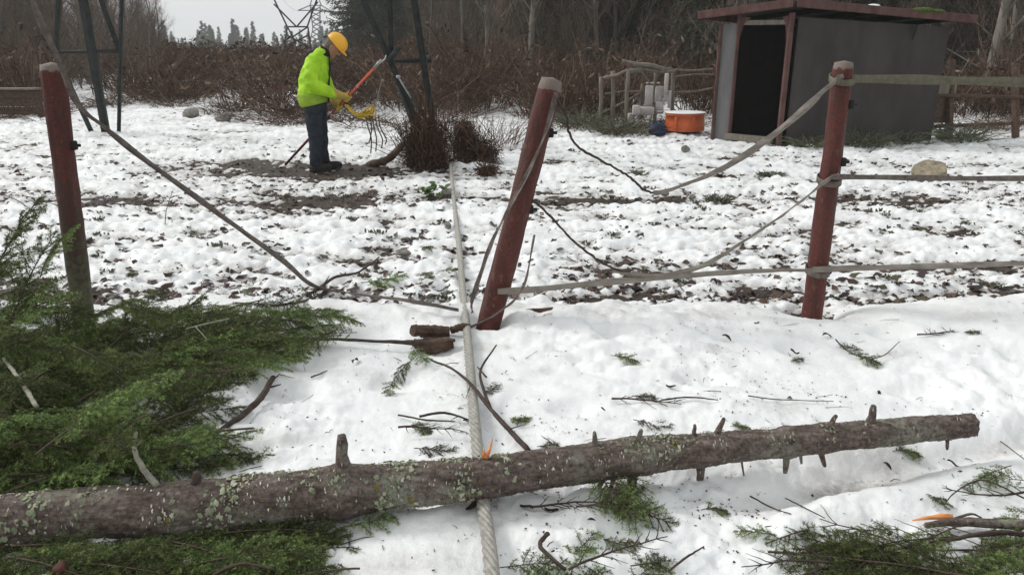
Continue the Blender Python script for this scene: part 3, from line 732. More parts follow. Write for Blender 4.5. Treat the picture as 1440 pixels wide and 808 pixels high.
def heap(poly, n, zlo, zhi, label, group, yaws=(-.5, 1.2), pit=.3, sc=(.75, 1.1), ms=BM, top=None):
    xs = [p[0] for p in poly]; ys = [p[1] for p in poly]; k = 0; pts = []
    while k < n:
        best = None
        for _ in range(6):   # spread them out
            while True:
                x = RB.uniform(min(xs), max(xs)); y = RB.uniform(min(ys), max(ys))
                if inpoly(x, y, poly) and not (top is True and ((x-225)/62)**2+((y-548)/34)**2 < 1): break
            d = min([abs(x-a)+1.6*abs(y-b) for a, b in pts] or [999])
            if best is None or d > best[0]: best = (d, x, y)
        _, x, y = best; pts.append((x, y)); z = RB.uniform(zlo, zhi)*(1 if top is not True else float(np.clip(.75+1.3*pn(np.array([x*.014]), np.array([y*.022]), 140)[0], .15, 1.5))); g = GS(x, y, z)
        yaw = RB.uniform(*yaws) + (math.pi if RB.random() < .25 else 0)
        bough(g, yaw, RB.uniform(-pit, pit), RB.uniform(-.5, .5), RB.uniform(*sc), RB.choice(ms), (label(x, y) if callable(label) else label) or heap_label(x, y, top), 'bough', group); k += 1
def heap_label(x, y, top):
    c = 'at its left end' if x < 90 else ('in its middle' if x < 240 else 'at its right rim')
    r = 'by the left post' if y < 510 else ('half way back' if y < 600 else 'near the trunk')
    return ('green bough lying atop the big heap, ' if top else 'green bough low in the big heap, ')+r+', '+c
heap([(-120, 560), (-60, 455), (60, 450), (200, 442), (330, 455), (420, 452), (440, 470), (350, 520), (265, 575), (280, 625), (250, 648), (120, 668), (-120, 690)], 105, .02, .12, None, 'low boughs of the heap behind the trunk', (-.4, 1.3), .12, (.55, .85), BM, False)
heap([(-100, 560), (-40, 430), (60, 430), (200, 425), (300, 440), (280, 520), (210, 580), (230, 620), (60, 640), (-100, 650)], 105, .10, .30, None, 'upper boughs of the heap behind the trunk', (-.9, 1.7), .55, (.35, .65), BM, True)
heap([(-80, 780), (100, 766), (300, 752), (400, 742), (470, 752), (420, 800), (410, 850), (-80, 880)], 90, .0, .05, (lambda x, y: 'green bough in front of the trunk, '+('left edge' if x < 70 else 'left of centre' if x < 170 else 'right of centre' if x < 280 else 'right end')+(' against the bark' if y < 790 else ' by the bottom edge')), 'boughs in front of the trunk', (-.4, .35), .06, (.4, .6))
heap([(270, 430), (400, 424), (482, 432), (485, 466), (420, 484), (320, 505)], 38, .01, .12, (lambda x, y: 'dark green bough tip '+('nearest the leaning post' if x > 440 else 'below the dark tape end' if x > 390 else 'beside the slim pale stick' if x > 335 else 'where the spur leaves the heap')+(', far side of the spur' if y < 450 else ', near side of the spur')), 'bough tips beyond the heap', (-.2, .5), .1, (.35, .55))
heap([(230, 630), (320, 625), (350, 650), (300, 662)], 8, .01, .07, 'green bough tip sticking out of the heap right behind the trunk', 'bough tips behind the trunk', (-.2, .8), .08, (.3, .42))
def B1(px, py, z, yaw, sc, ms, label, pitch=0., roll=0., cat='bough', name='conifer_bough'):
    return bough(GS(px, py, z*.8), yaw, pitch, roll, sc, ms, label, cat, None, name)
# rising branches beside the left post
for i, (x, y, Yd, yaw, pit, sc) in enumerate([(30, 410, 3.55, 1.3, -.9, .85), (70, 350, 3.75, .9, -1.1, .6), (-20, 380, 3.4, 1.0, -1.0, 1.0), (15, 450, 3.3, .4, -.5, .9), (105, 420, 3.8, 2.6, -.7, .5)]):
    bough(At(x, y, Yd), yaw, pit, RB.uniform(-.6, .6), sc, BM[(i*3) % 8], ['green bough standing up left of the left post, lower of the tall ones', 'small sprig rising against the middle of the left post', 'tallest bough at the left edge of the picture', 'bough arching up in front of the left post base', 'short bough curling round behind the left post'][i], 'bough')
B1(350, 745, .03, .1, .5, BM[1], 'dark bough half under the trunk, running right along its near side')
B1(440, 752, .03, .15, .45, BM[4], 'bough lying just below the trunk left of the cable'); B1(520, 735, .03, .25, .42, BM[7], 'bough end poking out below the trunk nearest the cable')
B1(395, 790, .03, -.2, .5, BM[2], 'bright green bough at the bottom edge left of the cable'); B1(400, 765, .05, .3, .4, BM[5], 'feathery bough tip on the snow just in front of the trunk')
B1(562, 518, .06, -2.2, .42, BM[3], 'drooping green sprig hanging left of the cable beside the dark curved stick', .15, .3); B1(548, 545, .05, -1.7, .30, BM[7], 'lower twiggy fan of the drooping sprig left of the cable', .1)
B1(588, 495, .07, -1.2, .35, BM[5], 'green fan of needles under the broken rail chunk')
B1(541, 390, .08, .7, .60, BM[5], 'dark green bough tip rising beyond the slanting tape'); B1(600, 388, .06, 1.4, .42, BM[7], 'brownish green sprig between the tape end and the cable')
B1(602, 345, .06, 1.6, .42, BM[3], 'small dull sprig farthest up beside the cable'); B1(632, 380, .05, .2, .36, BM[7], 'dull sprig touching the cable beyond the fence')
B1(878, 500, .03, -.1, .85, SM[1], 'small dark green sprig alone on clean snow right of the leaning post', name='sprig', cat='sprig')
B1(1216, 500, .03, -.4, .95, SM[1], 'green sprig with a curved bare twig below the right post', name='sprig', cat='sprig')
B1(1198, 487, .03, 2.2, .8, GM[0], 'grey sprig lying left of the one below the right post', name='sprig', cat='sprig')
for i, (x, y, z, yw, s, m_) in enumerate([(868, 712, .03, .3, 1.1, SM[2]), (893, 708, .05, 2.1, 1.1, SM[0]), (856, 700, .07, -1.4, 1.0, SM[2]), (885, 722, .03, -.8, 1.0, SM[2]), (905, 690, .09, -1.3, .9, SM[0]), (870, 688, .12, -1.7, .8, SM[1])]):
    B1(x, y, z, yw, s, m_, 'mossy green sprig bunched under the trunk around its thick support stub', .2, .4, 'sprig', 'sprig')['group'] = 'sprigs under the trunk support stub'
for i, (x, y, z, yw, s, m_) in enumerate([(815, 770, .03, .9, .42, BM[5]), (850, 800, .03, 1.3, .5, BM[3]), (790, 810, .03, .3, .55, BM[1]), (915, 800, .03, .75, .45, BM[7]), (940, 790, .03, .2, .35, BM[4]), (745, 795, .04, .15, .4, BM[7]), (860, 760, .04, -.4, .25, BM[5])]):
    B1(x, y, z, yw, s, m_, ['upright green bough tip highest in the bottom centre clump', 'broad bough at the bottom edge in the centre clump', 'lowest left bough of the bottom centre clump', 'long feathery bough on the right of the bottom centre clump', 'thin bough pointing right from the bottom centre clump', 'flat bough reaching left toward the cable from the bottom centre clump', 'small bough tip above the bottom centre clump'][i], .05, .1)
for i, (x, y, z, yw, s, m_) in enumerate([(1075, 752, .04, 3.3, .42, BM[4]), (1062, 748, .03, 2.9, .3, BM[7]), (1180, 755, .06, 2.2, .45, BM[5]), (1215, 775, .06, 2.6, .6, BM[0]), (1250, 800, .08, 2.9, .7, BM[2]), (1300, 760, .06, 3.6, .5, BM[1]), (1330, 805, .08, 2.4, .7, BM[6]), (1400, 800, .08, 3.0, .6, BM[3]), (1180, 800, .05, 3.4, .55, BM[1]), (1130, 790, .03, 3.1, .5, BM[4]), (1230, 745, .05, 3.2, .35, BM[7]), (1430, 770, .06, 3.3, .5, BM[5]), (1385, 660, .05, 3.35, .32, BM[4]), (1412, 672, .05, 2.9, .35, BM[7]), (1325, 700, .03, 1.2, .30, BM[3]), (1290, 790, .1, 2.0, .5, BM[3]), (1370, 770, .05, 3.3, .55, BM[6]), (1420, 810, .09, 2.5, .6, BM[0]), (1450, 745, .06, 3.5, .4, BM[2]), (1190, 812, .06, 2.8, .5, BM[6])]):
    lb = {0: 'isolated bough tip at the left end of the lower right boughs', 1: 'small sprig at the very left end of the lower right boughs', 12: 'upper sprig at the right edge above the split branch', 13: 'lower sprig at the right edge above the split branch', 14: 'small fan of needles just above the orange split branch end'}.get(i, 'green bough at lower right, '+('left of' if x < 1240 else 'below' if x < 1380 else 'right of')+' the orange split end'+(', cut by the bottom edge' if y > 785 else ''))
    e = B1(x, y, z, yw, s, m_, lb, .03, RB.uniform(-.3, .3))
    if lb.startswith('green bough at lower right'): e['group'] = 'boughs in the lower right corner'
for i, (x, y, yw, s, m_, lb) in enumerate([(1272, 632, .2, .9, SM[3], 'tiny green sprig behind the tip of the trunk'), (1003, 713, .3, .8, SM[3], 'tiny green sprig in front of the trunk right of the support stub'), (612, 628, .1, 1., GM[0], 'grey lacy sprig just behind the trunk left of the cable'), (905, 556, 0, .9, GM[1], 'greyish sprig in the middle of the clean snow strip'), (918, 592, -.2, 1., GM[0], 'grey sprig right behind the mid trunk'), (1366, 466, .1, .8, GM[1], 'grey sprig far right on the clean snow'), (1040, 598, .2, .7, SM[3], 'pale green sprig tucked behind the trunk near its thinner half'), (730, 590, 1.4, .9, SM[3], 'sprig beside the dark curved stick right of the cable'), (590, 600, .1, .9, SM[3], 'short sprig lying left of the cable behind the trunk'), (770, 625, .3, .8, GM[1], 'faded sprig touching the back of the trunk right of the curved stick'), (900, 758, .2, .9, GM[0], 'faded sprig in front of the trunk above the bottom clump'), (735, 680, .2, .9, GM[0], 'faded sprig in front of the trunk beside the cable'), (1120, 505, .5, .7, GM[1], 'bare grey sprig between leaning and right posts on clean snow'), (690, 545, 1.2, .8, GM[0], 'grey sprig touching the right side of the cable'), (340, 520, .4, .9, SM[1], 'loose green sprig at the right rim of the heap'), (360, 640, .9, .8, SM[1], 'loose green sprig near the trunk right of the heap')]):
    B1(x, y, .02, yw, s, m_, lb, 0, 0, 'sprig', 'sprig')

# ------------------------------------------------------------------ sticks
def stick(px, rad, mat, label, z=None, side=(), name='stick', cat='stick', rough=.25, ext=()):
    """px: [(x, y, height above ground)]"""
    P = [GS(a, b, c*.8) for a, b, c in px]
    P = [Vector((p.x, p.y, p.z + 0)) for p in P]; pts = catmull(P, 6); n = len(pts)
    R = random.Random(len(label)); pts = [p+Vector((R.uniform(-1, 1), R.uniform(-1, 1), R.uniform(-1, 1)))*rad[0]*.18 for p in pts]
    mb = MB(); rr = np.interp(np.linspace(0, 1, n), np.linspace(0, 1, len(rad)), rad); mb.tube(pts, rr, 7, rough=rough)
    e = empty(name, pts[0]); par(mb.obj('shaft', M[mat]), e)
    for spx, srad in side:
        Q = catmull([GS(a, b, c*.8) for a, b, c in spx], 5); m2 = MB(); m2.tube(Q, np.linspace(srad, srad*.45, len(Q)), 5, rough=rough); par(m2.obj('side_twig', M[mat]), e)
    return tag(e, label, cat)
stick([(282, 626, .02), (310, 605, .03), (345, 580, .04), (368, 557, .05), (384, 530, .08)], [.010, .012, .013, .015, .012], 'darkstick', 'knobbly brown stick with a torn end lying right of the bough heap', side=[([(376, 545, .06), (395, 540, .06)], .006), ([(318, 600, .03), (330, 588, .07)], .004), ([(381, 535, .08), (392, 527, .1)], .006)])
stick([(345, 487, .1), (380, 457, .08), (415, 427, .06), (432, 410, .05)], [.010, .009, .007], 'greywood', 'slim pale stick leaning out of the heap up to the dark tape')
stick([(425, 415, .05), (445, 408, .04), (470, 390, .03), (500, 384, .05), (520, 372, .09), (533, 362, .12)], [.010, .011, .008, .006], 'darkstick', 'dark crooked stick ending in the green bough tip beyond the tape', side=[([(452, 404, .04), (463, 388, .07)], .006)])
stick([(380, 430, .04), (420, 425, .03), (450, 415, .03), (466, 404, .05)], [.008, .007, .005], 'darkstick', 'short dark stick crossing the tape end left of the leaning post')
stick([(606, 506, .07), (635, 518, .09), (662, 540, .1), (690, 575, .06), (715, 603, .04), (744, 634, .03)], [.005, .006, .008, .010, .011], 'darkstick', 'long dark curved stick passing over the cable down to the trunk', side=[([(690, 575, .06), (680, 548, .09), (676, 520, .13), (698, 485, .16)], .009), ([(684, 530, .12), (671, 515, .14)], .005), ([(715, 603, .04), (740, 596, .05)], .003), ([(662, 540, .1), (655, 560, .04)], .003)])
stick([(437, 477, .03), (480, 477, .05), (540, 480, .06), (590, 482, .06), (625, 486, .05)], [.007, .008, .009, .016, .018], 'darkstick', 'thin straight stick running left from the rotten rail chunk')
stick([(5, 503, .32), (25, 530, .36), (40, 552, .36), (52, 572, .34)], [.006, .009, .008], 'palestick', 'pale lichen covered stick on top of the heap at the left edge', side=[([(25, 530, .36), (34, 522, .4)], .004)])
stick([(192, 608, .34), (188, 628, .31), (199, 655, .27), (222, 684, .20)], [.006, .007, .009, .011], 'palestick', 'pale crooked branch standing out of the heap just behind the trunk', side=[([(190, 628, .31), (200, 618, .33)], .003)])
stick([(262, 372+90, .3), (290, 455, .3), (322, 448, .3)], [.003, .004, .003], 'palestick', 'fine pale twig on the far edge of the heap', side=[([(275, 459, .3), (292, 478, .28)], .003)])
CB = stick([(1302, 738, .05), (1350, 733, .05), (1400, 735, .06), (1500, 742, .07)], [.010, .015, .017, .019], 'bark', 'cut branch with an orange split end entering from the right edge', side=[([(1340, 730, .05), (1365, 722, .06), (1380, 727, .05)], .006)], cat='branch', name='cut_branch')
mb = MB(); a = GS(1283, 731, .03); b = GS(1326, 726, .045)
mb.tube([a, a.lerp(b, .5)+Vector((0, 0, .004)), b, b+Vector((.03, 0, 0))], [.002, .007, .010, .009], 6, rough=.4); mb.tube([GS(1300, 727, .04), GS(1325, 724, .05), GS(1335, 724, .05)], [.002, .007, .007], 5, rough=.4)
par(mb.obj('torn_end', M['orangewood']), CB)['label'] = 'bright orange torn end'
for i, (pts_, r_, lb) in enumerate([
    ([(1290, 772, .07), (1340, 758, .07), (1400, 748, .08), (1480, 752, .08)], .007, 'dark branch curving just under the cut branch on the right edge'),
    ([(1120, 812, .04), (1180, 790, .06), (1260, 772, .07), (1330, 757, .08)], .005, 'long dark branchlet running left through the lower right boughs'),
    ([(1440, 700, .05), (1400, 680, .06), (1375, 675, .05), (1345, 690, .03), (1330, 705, .03)], .003, 'thin curved twig linking the right edge sprigs'),
    ([(1080, 775, .03), (1130, 777, .04), (1180, 770, .05)], .004, 'straight dark twig through the isolated bough tip'),
    ([(1055, 697, .03), (1085, 713, .03), (1112, 722, .03)], .003, 'short dark curved twig on the snow in front of the trunk tip'),
    ([(1105, 700, .02), (1135, 715, .03), (1160, 728, .02)], .0025, 'long grey twig above the isolated bough tip'),
    ([(1385, 605, .02), (1410, 622, .03), (1440, 645, .03)], .0025, 'thin grey twig at the right edge beyond the trunk tip'),
    ([(770, 690+60, .03), (760, 768, .05), (795, 800, .05)], .008, 'thick dark snapped twig on the left of the bottom centre clump'),
    ([(940, 803, .03), (965, 783, .05), (990, 768, .06)], .004, 'dark twig at the right end of the bottom centre clump'),
    ([(1225, 505, .04), (1245, 498, .03), (1265, 480, .06)], .003, 'curved black twig beside the sprig below the right post'),
    ([(1175, 477, .05), (1188, 490, .04), (1205, 500, .03)], .004, 'short brown twig beside the sprig below the right post'),
    ([(1052, 556, .02), (1090, 561, .02), (1172, 564, .02)], .0028, 'long thin straight twig on the snow right of centre'),
    ([(930, 562, .02), (970, 558, .03), (1010, 562, .02)], .004, 'dark low twig behind the middle of the trunk'),
    ([(300, 808, .06), (340, 792, .09), (385, 800, .08)], .006, 'brown twig arching over the boughs at the bottom left'),
    ([(232, 318, .02), (234, 295, .10), (243, 268, .19)], .004, 'single thin stem standing in the snow left of the dark tape'),
    ([(0, 272, .03), (25, 282, .05), (50, 300, .04)], .006, 'thin brown twig at the left edge beyond the left post'),
    ([(590, 585, .03), (625, 580, .04), (660, 590, .03)], .006, 'mossy flat stick lying behind the trunk left of the cable'),
    ([(560, 583, .02), (600, 590, .03), (640, 592, .02)], .004, 'slim dark stick beside the mossy flat one'),
    ([(437, 530, .01), (448, 526, .02), (460, 521, .02)], .004, 'small black stick left of the drooping sprig'),
    ([(1155, 410, .0), (1185, 402, .06), (1240, 412, .0)], .002, 'fine stalk beside the right post')]):
    stick(pts_, [r_, r_*.9, r_*.6], 'darkstick', lb, name='twig', cat='twig')
# bare forked branches among the lower right and bottom boughs
def forked(px, py, yaw, L, seed, label, z=.05):
    R = random.Random(seed); g = GS(px, py, z); e = empty('bare_branch', g); mb = MB(); tw = MB(); p = g.copy(); h = yaw; pts = [p.copy()]; n = 9
    for i in range(n):
        h += R.uniform(-.16, .16); p = p+Vector((math.cos(h), math.sin(h), R.uniform(-.12, .12)))*(L/n); p.z = max(p.z, gz(p.x, p.y)+.01); pts.append(p.copy())
    mb.tube(pts, np.linspace(.0048, .0015, n+1), 5, rough=.2); par(mb.obj('shaft', M['darkstick']), e)
    for i in range(2, n+1):
        for s in (-1, 1):
            if R.random() < .7:
                hh = h+s*R.uniform(.5, .9); l = L*R.uniform(.12, .34); q = [pts[i-1].copy()]; 
                for k in range(4): hh += R.uniform(-.15, .15); q.append(q[-1]+Vector((math.cos(hh), math.sin(hh), R.uniform(-.1, .2)))*(l/4))
                tw.tube(q, [.0022, .002, .0016, .0012, .0007], 4)
                if R.random() < .5: h3 = hh+s*.6; tw.tube([q[2], q[2]+Vector((math.cos(h3), math.sin(h3), .1))*l*.4], [.0016, .0007], 3)
    tag(par(tw.obj('twigs', M['darkstick']), e), kind='stuff'); tag(e, label, 'branch')
forked(1440, 752, 3.25, .62, 1, 'bare forked branch reaching left just under the cut branch'); forked(1460, 780, 2.95, .60, 2, 'bare forked branch among the boughs at the right edge'); forked(1400, 815, 2.6, .5, 3, 'bare forked branch rising from the lower right bottom edge')
forked(1260, 765, 3.3, .34, 4, 'bare forked twig at the left of the lower right boughs'); forked(1180, 792, 3.0, .30, 5, 'bare forked twig beside the isolated bough tip'); forked(800, 800, .5, .35, 6, 'bare forked twig in the bottom centre clump'); forked(1450, 690, 3.3, .3, 7, 'bare forked twig at the right edge above the cut branch')
forked(560, 600, .1, .28, 8, 'fine forked twig on the snow left of the cable'); forked(860, 560, .05, .3, 9, 'fine forked twig lying across the clean snow right of centre', .02); forked(1290, 470, .1, .25, 10, 'fine forked twig on the clean snow at the right', .02); forked(745, 712, .1, .28, 11, 'fine forked twig in front of the trunk beside the cable', .02)
mb = MB(); mb.tube([GS(80, 812, .03), GS(86, 800, .05), GS(88, 790, .06)], [.02, .022, .012], 7, rough=.4); tag(mb.obj('rotten_stub', M['red']), 'reddish rotten wood stub at the bottom edge under the thick end of the trunk', 'stub')
# rotten rail chunk in front of the leaning post
E = empty('broken_rail', G(612, 478, .02)); tag(E, 'rotten dark brown chunk of broken fence rail lying left of the leaning post', 'broken rail')
R_ = np.random.RandomState(2)
def chunk(pts_, rad, mat, nm, n=9, rough=.5, flat=None):
    mb = MB(); np.random.seed(len(pts_)+n); P = catmull([GS(a, b, c*.8) for a, b, c in pts_], 7); mb.tube(P, np.interp(np.linspace(0, 1, len(P)), np.linspace(0, 1, len(rad)), rad), n, rough=rough, flat=flat); return mb.obj(nm, M[mat], None, False)
par(chunk([(580, 464, .09), (605, 466, .10), (632, 466, .09)], [.030, .036, .030], 'rotwood', 'upper_chunk', 8, .3), E); par(chunk([(582, 482, .05), (605, 487, .05), (636, 482, .05)], [.022, .042, .030], 'rotwood', 'lower_chunk', 9, .35), E)
par(chunk([(595, 476, .06), (612, 478, .08), (640, 478, .06)], [.010, .014, .010], 'orangewood' if False else 'twig', 'splinter', 6, .4), E)
par(chunk([(634, 464, .08), (648, 460, .06), (660, 458, .05)], [.020, .022, .014], 'rotwood', 'end_chunk', 8, .35), E)
E = empty('ground_rail', G(820, 432, .0)); tag(E, 'dark fallen rail half buried along the fence line right of the leaning post', 'rail')
par(chunk([(700, 441, .02), (760, 436, .01), (850, 431, .0)], [.012, .014, .009], 'rotwood', 'shaft', 8, .3), E)
# purple brown fallen leaves on the near snow: single leaves one can count
leaf_px = [(603, 641, 1.), (1236, 554, .9), (943, 543, .9), (1248, 655, .8), (740, 713, 1), (775, 717, 1), (832, 731, .6), (1340, 652, 1.), (1184, 712, .8), (500, 508, 1.3), (372, 587, .8), (440, 591, .6), (1022, 475, 1.2), (665, 712, 1.1), (1170, 420, .5), (1163, 472, 1.2), (655, 592, .7), (1064, 454, .7), (550, 412, .8), (848, 645-70, .5), (1118, 495, 1.2), (1110, 560, .7)]
def leaf_mesh(seed):
    R = random.Random(seed); mb = MB(); L = .024; m = 6
    V = []
    for i in range(m+1):
        t = i/m; w_ = .010*math.sin(math.pi*min(1, t*.93+.04))**.8; z = .008*math.sin(t*4+seed)+.002
        V += [(L*(t-.5)*2, -w_, z+.005), (L*(t-.5)*2, 0, z-.002), (L*(t-.5)*2, w_, z+.006*R.random())]
    f = []
    for i in range(m):
        for j in (0, 1): f.append((i*3+j, i*3+j+1, i*3+4+j, i*3+3+j))
    mb.add(V, (), f, .2); me = mb.mesh('leaf', M['leaf']); return me
LM = [leaf_mesh(i) for i in range(3)]
for i, (x, y, s) in enumerate(leaf_px):
    g = G(x, y, 0); g = G(x, y, gz(g.x, g.y)+.006); o = link('fallen_leaf', LM[i % 3], None, g); o.rotation_euler = (RB.uniform(-.4, .4), RB.uniform(-.3, .3), RB.uniform(0, 6.28)); o.scale = (s,)*3
    tag(o, 'single small dark purple leaf lying on the clean near snow', 'leaf', 'fallen leaves on the near snow')
# ------------------------------------------------------------------ the worker in the hi-vis jacket
FOOT = GS(457, 240); MAN = empty('person', FOOT); MAN.rotation_euler = (0, 0, math.radians(2))
tag(MAN, 'person in a yellow hard hat and hi-vis jacket bending over an orange pole', 'person')
def mpart(mb, name, mat, voxel=None, sm=3, label=None, parent=None):
    o = mb.obj(name, M[mat])
    if voxel: fuse(o, voxel, sm)
    o.parent = parent or MAN
    if label: o['label'] = label
    return o
V3 = Vector
def loft(mb, secs, n=20):
    """secs: (x, y, z, rx, ry) ellipses, horizontal-ish"""
    pts = [V3(s[:3]) for s in secs]; m = len(pts); V = []
    for i, s in enumerate(secs):
        t = (pts[min(i+1, m-1)]-pts[max(i-1, 0)]).normalized(); a1 = V3((1, 0, 0)); a1 = (a1-t*a1.dot(t)).normalized(); a2 = t.cross(a1)
        for k in range(n):
            a = k/n*2*math.pi; V.append(tuple(pts[i]+a1*math.cos(a)*s[3]+a2*math.sin(a)*s[4]))
    V += [tuple(pts[0]), tuple(pts[-1])]; i = np.arange(m-1)[:, None]*n; j = np.arange(n)[None, :]; j2 = (j+1) % n
    f4 = np.stack([i+j, i+j2, i+n+j2, i+n+j], -1).reshape(-1, 4); b = m*n
    mb.add(V, [(b, (k+1) % n, k) for k in range(n)]+[(b+1, (m-1)*n+k, (m-1)*n+(k+1) % n) for k in range(n)], f4)
HEAD = V3((.225, 0, 1.53)); HR = Matrix.Rotation(math.radians(50), 3, 'Y')      # face turned down to the work
pole_a = V3((-.58, .30, .03)); pole_b = V3((.76, -.02, 1.33))
def onpole(x): t = (x-pole_a.x)/(pole_b.x-pole_a.x); return pole_a.lerp(pole_b, t)
HR_R = onpole(.33); HR_L = onpole(.20)
armR = [V3((.03, -.185, 1.40)), V3((-.03, -.27, 1.12)), V3((.17, -.14, .985)), HR_R+V3((-.03, -.045, .02))]
armL = [V3((.06, .185, 1.40)), V3((.02, .27, 1.12)), V3((.14, .26, .90)), HR_L+V3((-.03, .045, .02))]
# body: one continuous skin
b = MB()
loft(b, [(-.05, 0, .80, .09, .15), (-.06, 0, .92, .115, .165), (-.04, 0, 1.05, .10, .145), (0, 0, 1.22, .12, .165), (.03, 0, 1.36, .115, .17), (.06, 0, 1.43, .08, .12), (.09, 0, 1.48, .058, .06), (.15, 0, 1.53, .055, .055)])
b.ell(HEAD, (.098, .078, .122), HR); b.ell(HEAD+HR@V3((.03, 0, -.07)), (.062, .055, .055), HR)
b.tube([HEAD+HR@V3((.085, 0, .02)), HEAD+HR@V3((.118, 0, -.025)), HEAD+HR@V3((.095, 0, -.035))], [.010, .016, .012], 8)   # nose
for sy in (-1, 1): b.ell(HEAD+HR@V3((-.01, sy*.080, -.01)), (.020, .010, .034), HR); b.ell(HEAD+HR@V3((.082, sy*.030, .028)), (.016, .022, .010), HR)
b.ell(HEAD+HR@V3((.085, 0, -.066)), (.014, .026, .008), HR); b.ell(HEAD+HR@V3((.078, 0, -.10)), (.024, .028, .018), HR)
for arm in (armR, armL): b.tube(catmull(arm, 5), np.linspace(.048, .026, 16), 12)
for sy, kx in ((-1, -.03), (1, .0)):
    b.tube([(-.05, sy*.09, .88), (-.03+kx, sy*.10, .48), (-.06+kx, sy*.10, .09)], [.085, .055, .038], 14); b.ell((-.01+kx, sy*.10, .05), (.12, .045, .04))
mpart(b, 'body', 'skin', .011, 2)
# face details
for sy in (-1, 1):
    f = MB(); f.ell(HEAD+HR@V3((.088, sy*.031, .012)), (.011, .013, .009), HR, nu=10, nv=8); mpart(f, 'eye', 'black')
f = MB(); f.tube([HEAD+HR@V3((.093, -.022, -.062)), HEAD+HR@V3((.101, 0, -.062)), HEAD+HR@V3((.093, .022, -.062))], [.003, .005, .003], 8); f.data = 0; mpart(f, 'mouth', 'pink')
f = MB(); f.ell(HEAD+HR@V3((-.03, 0, .0)), (.085, .086, .10), HR); f.ell(HEAD+HR@V3((-.055, 0, -.05)), (.05, .066, .06), HR); mpart(f, 'hair', 'greywood', .009, 2, 'short brown hair')
# hard hat
f = MB(); hc = HEAD+HR@V3((-.004, 0, .048)); m = 14; n = 36; V = []
for i in range(m):
    t = i/(m-1)*math.pi/2
    for k in range(n):
        a = k/n*2*math.pi; q = V3((math.cos(a)*.135*math.cos(t)**.85 if i < m-1 else 0, math.sin(a)*.112*math.cos(t)**.85 if i < m-1 else 0, .115*math.sin(t)))
        if abs(q.y) < .018 and i > 1: q.z += .010; 
        V.append(tuple(hc+HR@q))
f4 = [(i*n+k, i*n+(k+1) % n, (i+1)*n+(k+1) % n, (i+1)*n+k) for i in range(m-1) for k in range(n)]; f.add(V, (), f4)
hat = mpart(f, 'hard_hat', 'hat', None, 0, 'yellow hard hat'); 
f = MB(); V = []
for rr_, dz in ((1.0, .0), (1.0, -.006)):
    for k in range(n):
        a = k/n*2*math.pi
        for ex in (0, 1): 
            e = .012+.045*max(0, math.cos(a))**2; V.append(tuple(hc+HR@V3((math.cos(a)*(.132+ex*e), math.sin(a)*(.110+ex*e), dz-.006*ex))))
f4 = [(k*2, (k+1) % n*2, (k+1) % n*2+1, k*2+1) for k in range(n)]+[(2*n+k*2, 2*n+k*2+1, 2*n+(k+1) % n*2+1, 2*n+(k+1) % n*2) for k in range(n)]+[(k*2+1, (k+1) % n*2+1, 2*n+(k+1) % n*2+1, 2*n+k*2+1) for k in range(n)]
f.add(V, (), f4); mpart(f, 'brim', 'hat', None, 0, None, hat); 
# jacket
j = MB()
loft(j, [(-.06, 0, .845, .165, .215), (-.075, 0, .90, .175, .225), (-.075, 0, 1.0, .185, .225), (-.055, 0, 1.12, .185, .225), (-.02, 0, 1.24, .175, .225), (.02, 0, 1.34, .155, .215), (.055, 0, 1.41, .115, .175), (.085, 0, 1.465, .088, .11), (.115, 0, 1.50, .082, .085)], 28)
j.tube(catmull([armR[0]+V3((-.01, .02, -.0)), armR[1], armR[2], armR[2].lerp(armR[3], .18)], 5), list(np.linspace(.098, .082, 8))+list(np.linspace(.082, .062, 8)), 16, rough=.10)
j.tube(catmull([armL[0]+V3((-.01, -.02, 0)), armL[1], armL[2], armL[2].lerp(armL[3], .18)], 5), list(np.linspace(.098, .082, 8))+list(np.linspace(.082, .062, 8)), 16, rough=.10)
jo = mpart(j, 'jacket', 'hivis', .013, 4, 'bright yellow-green hi-vis jacket'); me = jo.data
n_ = len(me.vertices); co = np.empty(n_*3, np.float32); no = np.empty(n_*3, np.float32); me.vertices.foreach_get('co', co); me.vertices.foreach_get('normal', no); co = co.reshape(-1, 3); no = no.reshape(-1, 3)
fold = .020*pn(co[:, 0]*6+co[:, 1]*4, co[:, 2]*8+co[:, 1]*6+co[:, 0]*5, 91)-.014*np.abs(pn(co[:, 0]*10+co[:, 2]*6, co[:, 2]*7+co[:, 1]*9, 92))
me.vertices.foreach_set('co', (co+no*fold[:, None]).astype(np.float32).ravel()); me.update()
def ring(mb, z, cx, rx, ry, h, th=.004):
    n = 36; V = []
    for k in range(n):
        a = k/n*2*math.pi
        for r_, dz in ((0, 0), (th, 0), (th, h), (0, h)): V.append((cx+math.cos(a)*(rx+r_), math.sin(a)*(ry+r_), z+dz))
    mb.add(V, (), [(k*4+q, (k+1) % n*4+q, (k+1) % n*4+(q+1) % 4, k*4+(q+1) % 4) for k in range(n) for q in range(4)])
j = MB(); loft(j, [(-.062, 0, .835, .172, .222), (-.072, 0, .88, .187, .236), (-.078, 0, .965, .196, .238), (-.077, 0, .985, .17, .22)], 32); o = mpart(j, 'jacket_hem_panel', 'hivisdull', .010, 2, 'duller lower panel of the jacket')
j = MB(); loft(j, [(.09, 0, 1.44, .092, .112), (.115, 0, 1.49, .088, .09), (.13, 0, 1.515, .076, .078)], 24); mpart(j, 'collar', 'black', None, 0, 'dark jacket collar')
j = MB(); P = [V3((.118, -.03, .86)), V3((.125, -.03, 1.0)), V3((.145, -.03, 1.15)), V3((.165, -.03, 1.28)), V3((.168, -.03, 1.38)), V3((.170, -.03, 1.47))]
j.tube(P, .020, 8, flat=(.5, 1.3)); mpart(j, 'zip_placket', 'black')
